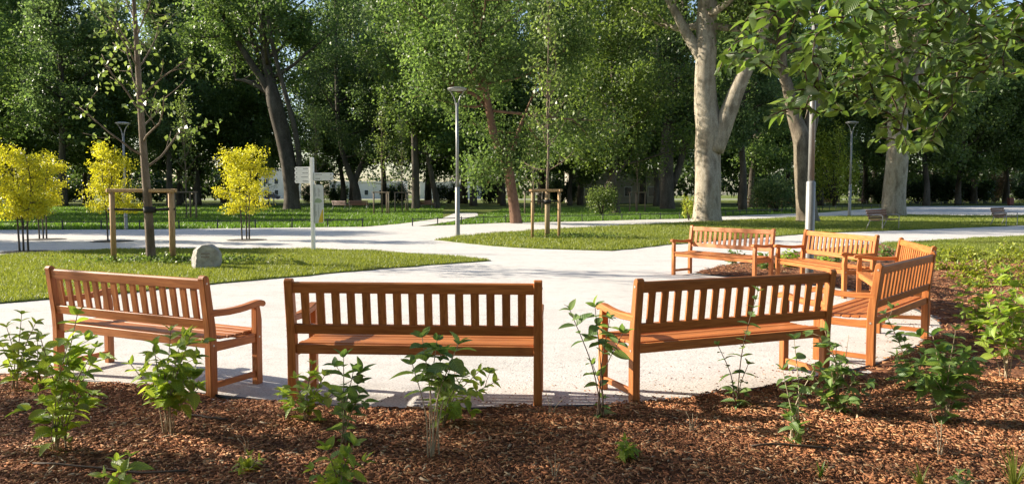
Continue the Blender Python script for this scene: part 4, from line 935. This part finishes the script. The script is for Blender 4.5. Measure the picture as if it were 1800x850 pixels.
bed_plant(607, 790, [(604, 628, .5), (622, 648, .5), (632, 690, .6), (600, 700, .3), (615, 720, .2)], 'slender plant with grouped leaves left of the middle bench centre', 108, 'blue', leaf=.08, side=.2)
bed_plant(592, 872, [(575, 790, .2), (622, 782, .3), (605, 800, .1), (548, 825, .3), (640, 810, .4), (600, 825, .1)], 'low leafy plant at the bottom edge left of the middle', 109, leaf=.078)
bed_plant(762, 806, [(742, 592, .66), (768, 598, .64), (805, 605, .68), (775, 620, .62), (725, 640, .72), (790, 650, .7)], 'plant with bare pale stems and a leafy top before the middle bench', 110, 'blue', leaf=.098, stem_m='dry', node=.045)
bed_plant(783, 752, [(842, 652, .4), (815, 660, .3), (868, 672, .6), (795, 680, .2), (830, 695, .3), (775, 690, .2)], 'bushy plant leaning right behind the bare stemmed plant', 111, leaf=.072, side=.5)
bed_plant(1056, 738, [(1002, 545, .72), (1046, 540, .68), (1072, 560, .66), (1095, 585, .75), (1042, 640, .6), (1060, 700, .3)], 'tall dark stemmed plant between the middle bench and the dark bench', 112, 'blue', leaf=.088, stem_m='stem_dark', node=.055)
bed_plant(1100, 806, [(1098, 772, .1), (1112, 785, .1), (1088, 788, .1)], 'tiny sprig below the dark stemmed plant', 113, leaf=.045, node=.02)
bed_plant(1296, 718, [(1262, 606, .3), (1332, 512, .45), (1315, 640, .4), (1285, 690, .1), (1310, 695, .1)], 'two thin arching stems with dark leaves before the dark bench', 114, 'blue', leaf=.065, stem_m='stem_dark', node=.055)
bed_plant(1398, 782, [(1396, 596, .55), (1376, 650, .4), (1412, 690, .3), (1385, 730, .3), (1405, 755, .1), (1430, 650, .5)], 'pale stemmed plant before the right leg of the dark bench', 115, 'blue', leaf=.065, stem_m='dry')
bed_plant(1468, 732, [(1450, 580, .5), (1478, 640, .2), (1505, 660, .2), (1430, 660, .3), (1462, 650, .2), (1490, 690, .1), (1445, 690, .1), (1515, 690, .3), (1470, 610, .3)], 'dense dark bush right of the pale stemmed plant', 116, 'blue', leaf=.07, side=.5)
bed_plant(1604, 690, [(1556, 550, .2), (1590, 600, .2), (1575, 625, .2), (1625, 620, .3), (1612, 655, .1), (1585, 655, .2)], 'arching plant before the bench seen end on', 117, 'blue', leaf=.075, side=.2)
bed_plant(1662, 744, [(1640, 590, .4), (1680, 580, .5), (1700, 620, .4), (1620, 640, .4), (1660, 620, .4), (1715, 650, .5), (1650, 690, .2), (1685, 690, .2), (1600, 660, .6)], 'large shaded plant in the right part of the bed', 118, 'blue', leaf=.09, side=.4)
bed_plant(1768, 668, [(1760, 480, .45), (1790, 500, .4), (1735, 530, .5), (1775, 540, .4), (1800, 560, .4), (1750, 560, .4), (1728, 600, .6)], 'tall plant with tan stems at the right edge of the bed', 119, leaf=.082, stem_m='dry', side=.4)
bed_plant(1722, 596, [(1700, 500, .2), (1730, 505, .2), (1715, 530, .2), (1745, 540, .2), (1690, 540, .3)], 'bushy green plant behind the tall right edge plant', 120, leaf=.08, side=.4)
bed_plant(1788, 610, [(1780, 520, .2), (1800, 515, .2), (1812, 545, .2)], 'green plant cut by the right edge of the picture', 121, leaf=.08, side=.4)
# small plants behind the far benches: leaves too small to pick apart
SMALLP = [(1288, 462, 1292, 438, 'small plant glimpsed through the slats of the farthest bench'), (1392, 470, 1388, 440, 'small dark plant under the left armrest of the sunlit bench'), (1344, 474, 1348, 450, 'small plant under the right armrest of the farthest bench'), (1440, 466, 1442, 447, 'low green plant behind the seat of the sunlit bench'),
          (1470, 462, 1474, 446, 'low green plant right behind the seat of the sunlit bench'), (1505, 460, 1512, 440, 'green plant between the sunlit bench and the end-hidden bench'), (1556, 452, 1556, 430, 'taller green plant right of the sunlit bench')]
for i, (u, v, a, b_, lab) in enumerate(SMALLP):
    bed_plant(u, v, [(a, b_, .1), (a-9, b_+5, .1), (a+9, b_+4, .1), (a-14, b_+12, .2), (a+15, b_+11, .2), (a, b_+9, .05)], lab, 140+i, 'shrub' if i % 2 else 'blue', leaf=.10, single=False, node=.06, side=.3)
# lime green ground plants between bench and lawn
rl = random.Random(12); n = 0
for row, v in enumerate((449, 461, 474, 489, 505)):
    u = 1600+row*14
    while u < 1830:
        uu = u+rl.uniform(-8, 8); vv = v+rl.uniform(-4, 4); hgt = rl.uniform(14, 25)
        if not (row > 2 and uu < 1660):
            bed_plant(uu, vv, [(uu+dx, vv-hgt*k, .1) for dx, k in ((0, 1), (-9, .8), (9, .85), (-16, .55), (16, .5), (5, .6))], 'low lime green plant among those between the end-on bench and the right lawn', 200+n, 'lime' if (n % 4 or row < 3) else 'shrub', leaf=.085, single=False, node=.05, side=.3); n += 1
        u += rl.uniform(26, 38)
# grass-like tufts and dry stalks
def blade_tuft(u, v, n, L, label, seed, m, spread=.6):
    rg = np.random.default_rng(seed); x, y = G(u, v, .03); t = empty('grass_tuft', (x, y, .03)); tag(t, label, 'grass tuft')
    for k in range(n):
        a = rg.uniform(0, 6.28); tilt = rg.uniform(.15, spread); l = L*rg.uniform(.6, 1.1); d = np.array([math.cos(a), math.sin(a), 0])
        b = np.array([-d[1], d[0], 0])*.006; V = []; 
        for j in range(6):
            s = j/5; c = d*l*tilt*s**1.6+np.array([0, 0, l*s*(1-.35*tilt*s)]); w = (1-s**2)*1.0; V += [c-b*w, c+b*w]
        F = [(2*j, 2*j+1, 2*j+3, 2*j+2) for j in range(5)]; o = obj('blade', pydata('blade', V, F, M[m], True), None, t)
blade_tuft(1782, 868, 22, .26, 'tuft of long bright blades at the bottom right corner', 1, 'grass', .9)
blade_tuft(1618, 862, 14, .16, 'small grassy tuft at the bottom edge right of the middle', 2, 'grass', .8)
blade_tuft(1442, 846, 12, .13, 'dull grassy tuft at the bottom edge below the pale stemmed plant', 3, 'grass_far', .8)
blade_tuft(438, 830, 12, .10, 'thin blades growing through the small tuft of narrow leaves', 4, 'grass', .7)
bed_plant(1690, 858, [(1685, 828, .1), (1702, 832, .1), (1675, 838, .1)], 'small round leaved sprig at the bottom right', 125, 'blue', leaf=.035, node=.02)
def stalks(u, v, tips, label):
    x, y = G(u, v, .03); t = empty('dry_stalks', (x, y, .03)); tag(t, label, 'dry stalks')
    for (a, b_) in tips:
        T = np.array(AT(a, b_, y))-np.array([x, y, .03]); P = smooth_path([(T[0]*.1, 0, -.03), (T[0]*.35+.008, .01, T[2]*.5), tuple(T)], 4)
        obj('stalk', tubes('stalk', [(P, np.linspace(.0035, .002, len(P)))], 5, M['dry']), None, t)
stalks(1214, 762, [(1206, 722), (1218, 726), (1226, 732), (1234, 744)], 'dry pale stalks in the bed before the dark bench')
stalks(965, 735, [(960, 690), (968, 700), (978, 712), (990, 700)], 'dry stalks at the rim under the right leg of the middle bench')
stalks(1652, 806, [(1636, 725), (1655, 738), (1664, 770), (1640, 770)], 'bent pale dry stalks in front of the large shaded plant')
stalks(972, 846, [(960, 800), (976, 796), (984, 815)], 'dry stalks at the bottom edge below the middle')
stalks(430, 800, [(418, 770), (426, 765), (436, 772)], 'dry stalks behind the small tuft of narrow leaves')
stalks(1480, 690, [(1492, 588)], 'single thin dry stalk standing right of the dark bench')
def stick(u0, v0, u1, v1, label, r=.007):
    a, b_ = G(u0, v0), G(u1, v1); n = 7; rg = random.Random(int(u0)); P = [(a[0]+(b_[0]-a[0])*k/n, a[1]+(b_[1]-a[1])*k/n+rg.uniform(-.012, .012), float(mz(np.array([a[0]+(b_[0]-a[0])*k/n]), np.array([a[1]+(b_[1]-a[1])*k/n]))[0])+.018) for k in range(n+1)]
    o = obj('stick', tubes('stick', [(P, r)], 6, M['stem_dark'])); tag(o, label, 'stick')
stick(60, 838, 330, 846, 'long thin dark stick lying along the bottom edge at left', .006)
stick(330, 752, 400, 757, 'short dark stick lying in the mulch below the left bench')
stick(1320, 806, 1450, 802, 'dark stick lying in the mulch before the dark bench')

# ------------------------------------------------------------------ overhanging branch of a near tree at the right
def near_branch():
    rg = np.random.default_rng(300); bx_, by_ = 5.2, 4.4
    t = empty('overhanging_tree', (bx_, by_, 0)); tag(t, 'near tree whose leafy branch hangs into the upper right corner', 'tree')
    off = np.array([bx_, by_, 0]); O = lambda p: np.array(p)-off
    wood = [(smooth_path([(0, 0, -.1), (.03, 0, 1.2), (-.05, .05, 2.4), (-.1, .1, 3.6), (-.1, 0, 5.4)], 4), np.linspace(.17, .05, 17))]
    mains = [[(5.15, 4.42, 2.5), (4.2, 4.5, 3.0), (3.2, 4.55, 3.0), (2.3, 4.5, 2.85), (1.6, 4.4, 2.62)], [(5.12, 4.44, 2.8), (4.2, 5.0, 3.2), (3.3, 5.3, 3.1), (2.5, 5.3, 2.9)], [(5.12, 4.4, 2.3), (4.3, 4.1, 2.75), (3.5, 3.95, 2.75), (2.7, 3.9, 2.55)]]
    mp_ = []
    for q in mains:
        P = smooth_path([O(p) for p in q], 6); wood.append((P, np.linspace(.045, .012, len(P)))); mp_.append(P)
    allp = np.vstack(mp_)
    poly = [(1300, -60), (1300, 40), (1275, 90), (1262, 120), (1290, 130), (1330, 110), (1360, 130), (1385, 150), (1352, 190), (1362, 214), (1420, 200), (1440, 180), (1470, 205), (1530, 225), (1545, 262), (1600, 268), (1640, 262), (1650, 230), (1690, 170), (1740, 140), (1800, 160), (1850, 150), (1850, -60)]
    n = 340; a = rg.uniform(1255, 1850, n*6); b_ = -60+330*rg.random(n*6); k = in_poly(a, b_, poly); a, b_ = a[k][:n], b_[k][:n]
    forced = [(1262, 128), (1280, 95), (1352, 205), (1375, 195), (1335, 100), (1560, 258), (1585, 262), (1640, 262), (1620, 200), (1545, 225), (1480, 195), (1495, 140), (1640, 180), (1700, 95), (1780, 120), (1440, 200)]
    a = np.r_[a, [f_[0] for f_ in forced]]; b_ = np.r_[b_, [f_[1] for f_ in forced]]; mats = []
    TT = [np.array(AT(u, v, rg.uniform(3.9, 5.2)))-off for u, v in zip(a, b_)]; TT.sort(key=lambda q: -q[0]-.8*q[2]); nodes = [p for p in allp]
    for T in TT:
        c = np.array(nodes); c = c[(c[:, 0] > T[0]-.05) | (c[:, 2] > T[2]+.12)]; dd_ = np.linalg.norm(c-T, axis=1); dd_[dd_ < .09] += 1; S = c[np.argmin(dd_)]
        L = np.linalg.norm(T-S); mid = (S+T)/2+np.array([0, 0, .10*L]); P = smooth_path([S, mid, T], 6); wood.append((P, np.linspace(.006, .0025, len(P)))); nodes += [P[6], P[9], P[-1]]
        seg = np.linalg.norm(np.diff(P, axis=0), axis=1); cum = np.r_[0, np.cumsum(seg)]; nn = int(min(12, max(6, cum[-1]*.9/.038)))
        for q in range(nn):
            d = cum[-1]-q*.034
            if d < .0: break
            i = min(np.searchsorted(cum, d, 'right')-1, len(seg)-1); p = P[i]+(P[i+1]-P[i])*(d-cum[i])/seg[i]; ax = (P[i+1]-P[i])/seg[i]
            s = 1 if q % 2 else -1; sd = np.cross(ax, [0, 0, 1.]); sd /= np.linalg.norm(sd)+1e-9
            dr = sd*s*.9+ax*.6+rg.normal(0, .3, 3)+np.array([0, 0, -.05]); mats.append((float(p[1]), frame(p, dr, np.array([0, 0, 1.])+rg.normal(0, .55, 3), rg.uniform(.060, .105))))
    # leaves nearest the camera stand alone, the rest are one leafy part
    mats.sort(key=lambda q: q[0]); idx = rg.permutation(min(560, len(mats))); sel = set(idx[:300].tolist())
    obj('trunk', tubes('trunk', wood[:1], 12, M['bark_dark']), None, t)
    for w_ in wood[1:4]: obj('limb', tubes('limb', [w_], 8, M['bark_dark']), None, t)
    obj('twigs', tubes('twigs', wood[4:], 4, M['stem_dark']), None, t)['kind'] = 'stuff'
    for i in sel:
        o = obj('leaf', LS['branch'][rg.integers(0, 4)][0], None, t); o.matrix_basis = mats[i][1]
    rest = [mats[i][1] for i in range(len(mats)) if i not in sel]
    # the crown above the picture
    C = np.c_[rg.normal(.3, 1.1, 5200), rg.normal(.1, 1.3, 5200), rg.normal(4.6, .75, 5200)]; C = C[C[:, 2] > 3.35]
    V, F = leaf_quads(C, .12, rg); o = obj('crown', npmesh('upper_crown', V, F, M['leaf_branch2']), None, t); o['kind'] = 'stuff'
    o = obj('foliage', join_leaves('foliage', 'branch2', rest, rg), None, t); o['kind'] = 'stuff'
near_branch()

# ------------------------------------------------------------------ pale buildings and parked cars beyond the wood
def building(x0, x1, y, h, label, m='plaster', nwin=5, roof=True, win_h=1.6, storeys=1):
    t = empty('building', ((x0+x1)/2, y, -.02)); tag(t, label, 'building'); w = x1-x0
    obj('wall', box('wall', w, 9, h, M[m], .02, (0, 4.5, h/2)), None, t)
    if roof: obj('roof', prism('roof', [(-.5, h), (9.5, h), (4.5, h+1.8)], -w/2-.4, w/2+.4, M['roof'], .02), None, t)
    else: obj('cornice', box('cornice', w+.3, 9.3, .35, M[m], .03, (0, 4.5, h+.17)), None, t)
    for s in range(storeys):
        for k in range(nwin):
            x = -w/2+(k+.5)*w/nwin; z = 1.0+s*3.1
            wd = obj('window', box('window', 1.25, .12, win_h, M['white'], .02, (x, -.05, z+win_h/2)), None, t)
            obj('pane', box('pane', 1.0, .04, win_h-.25, M['glass'], 0, (x, -.122, z+win_h/2)), None, wd)
building(-80, -62, 214, 8.2, 'pale building left of the big forked tree beyond the wood', nwin=6, storeys=2, roof=False)
building(-52, -31, 216, 4.6, 'low white building right of the signpost beyond the wood', nwin=5, roof=False)
building(-26, -8, 214, 4.4, 'low beige building left of the lamp beyond the wood', 'plaster', nwin=5, roof=False)
building(9, 24, 120, 5.0, 'grey wall building glimpsed behind the staked sapling', 'plaster2', nwin=4, roof=False)
def car(loc, rz, label):
    t = empty('parked_car', (*loc, 0), rz); tag(t, label, 'car', 'cars parked beyond the wood')
    prof = [(-2.1, .32), (-2.15, .62), (-2.05, .85), (-1.55, .93), (-.95, 1.42), (.55, 1.46), (1.25, .98), (2.0, .86), (2.15, .62), (2.1, .32)]
    obj('body', prism('body', [(a, b_) for a, b_ in prof], -.86, .86, M['car'], .05, 'y'), None, t)
    obj('side_window', prism('side_window', [(-1.35, .97), (-.88, 1.36), (.50, 1.39), (1.02, .99)], -.868, .868, M['glass'], 0, 'y'), None, t)
    for x in (-1.35, 1.32):
        for s in (-1, 1):
            wh = tubes('wheel', [([(x, s*.66, .32), (x, s*.88, .32)], .32)], 18, M['tyre']); obj('wheel', wh, None, t)
    for s in (-1, 1): obj('headlight', box('headlight', .06, .34, .13, M['white'], .02, (2.13, s*.6, .66)), None, t)
car((-62.0, 196), R(8), 'dark parked car left of the big forked tree'); car((-67.5, 193), R(12), 'dark parked car just right of the rightmost yellow tree')
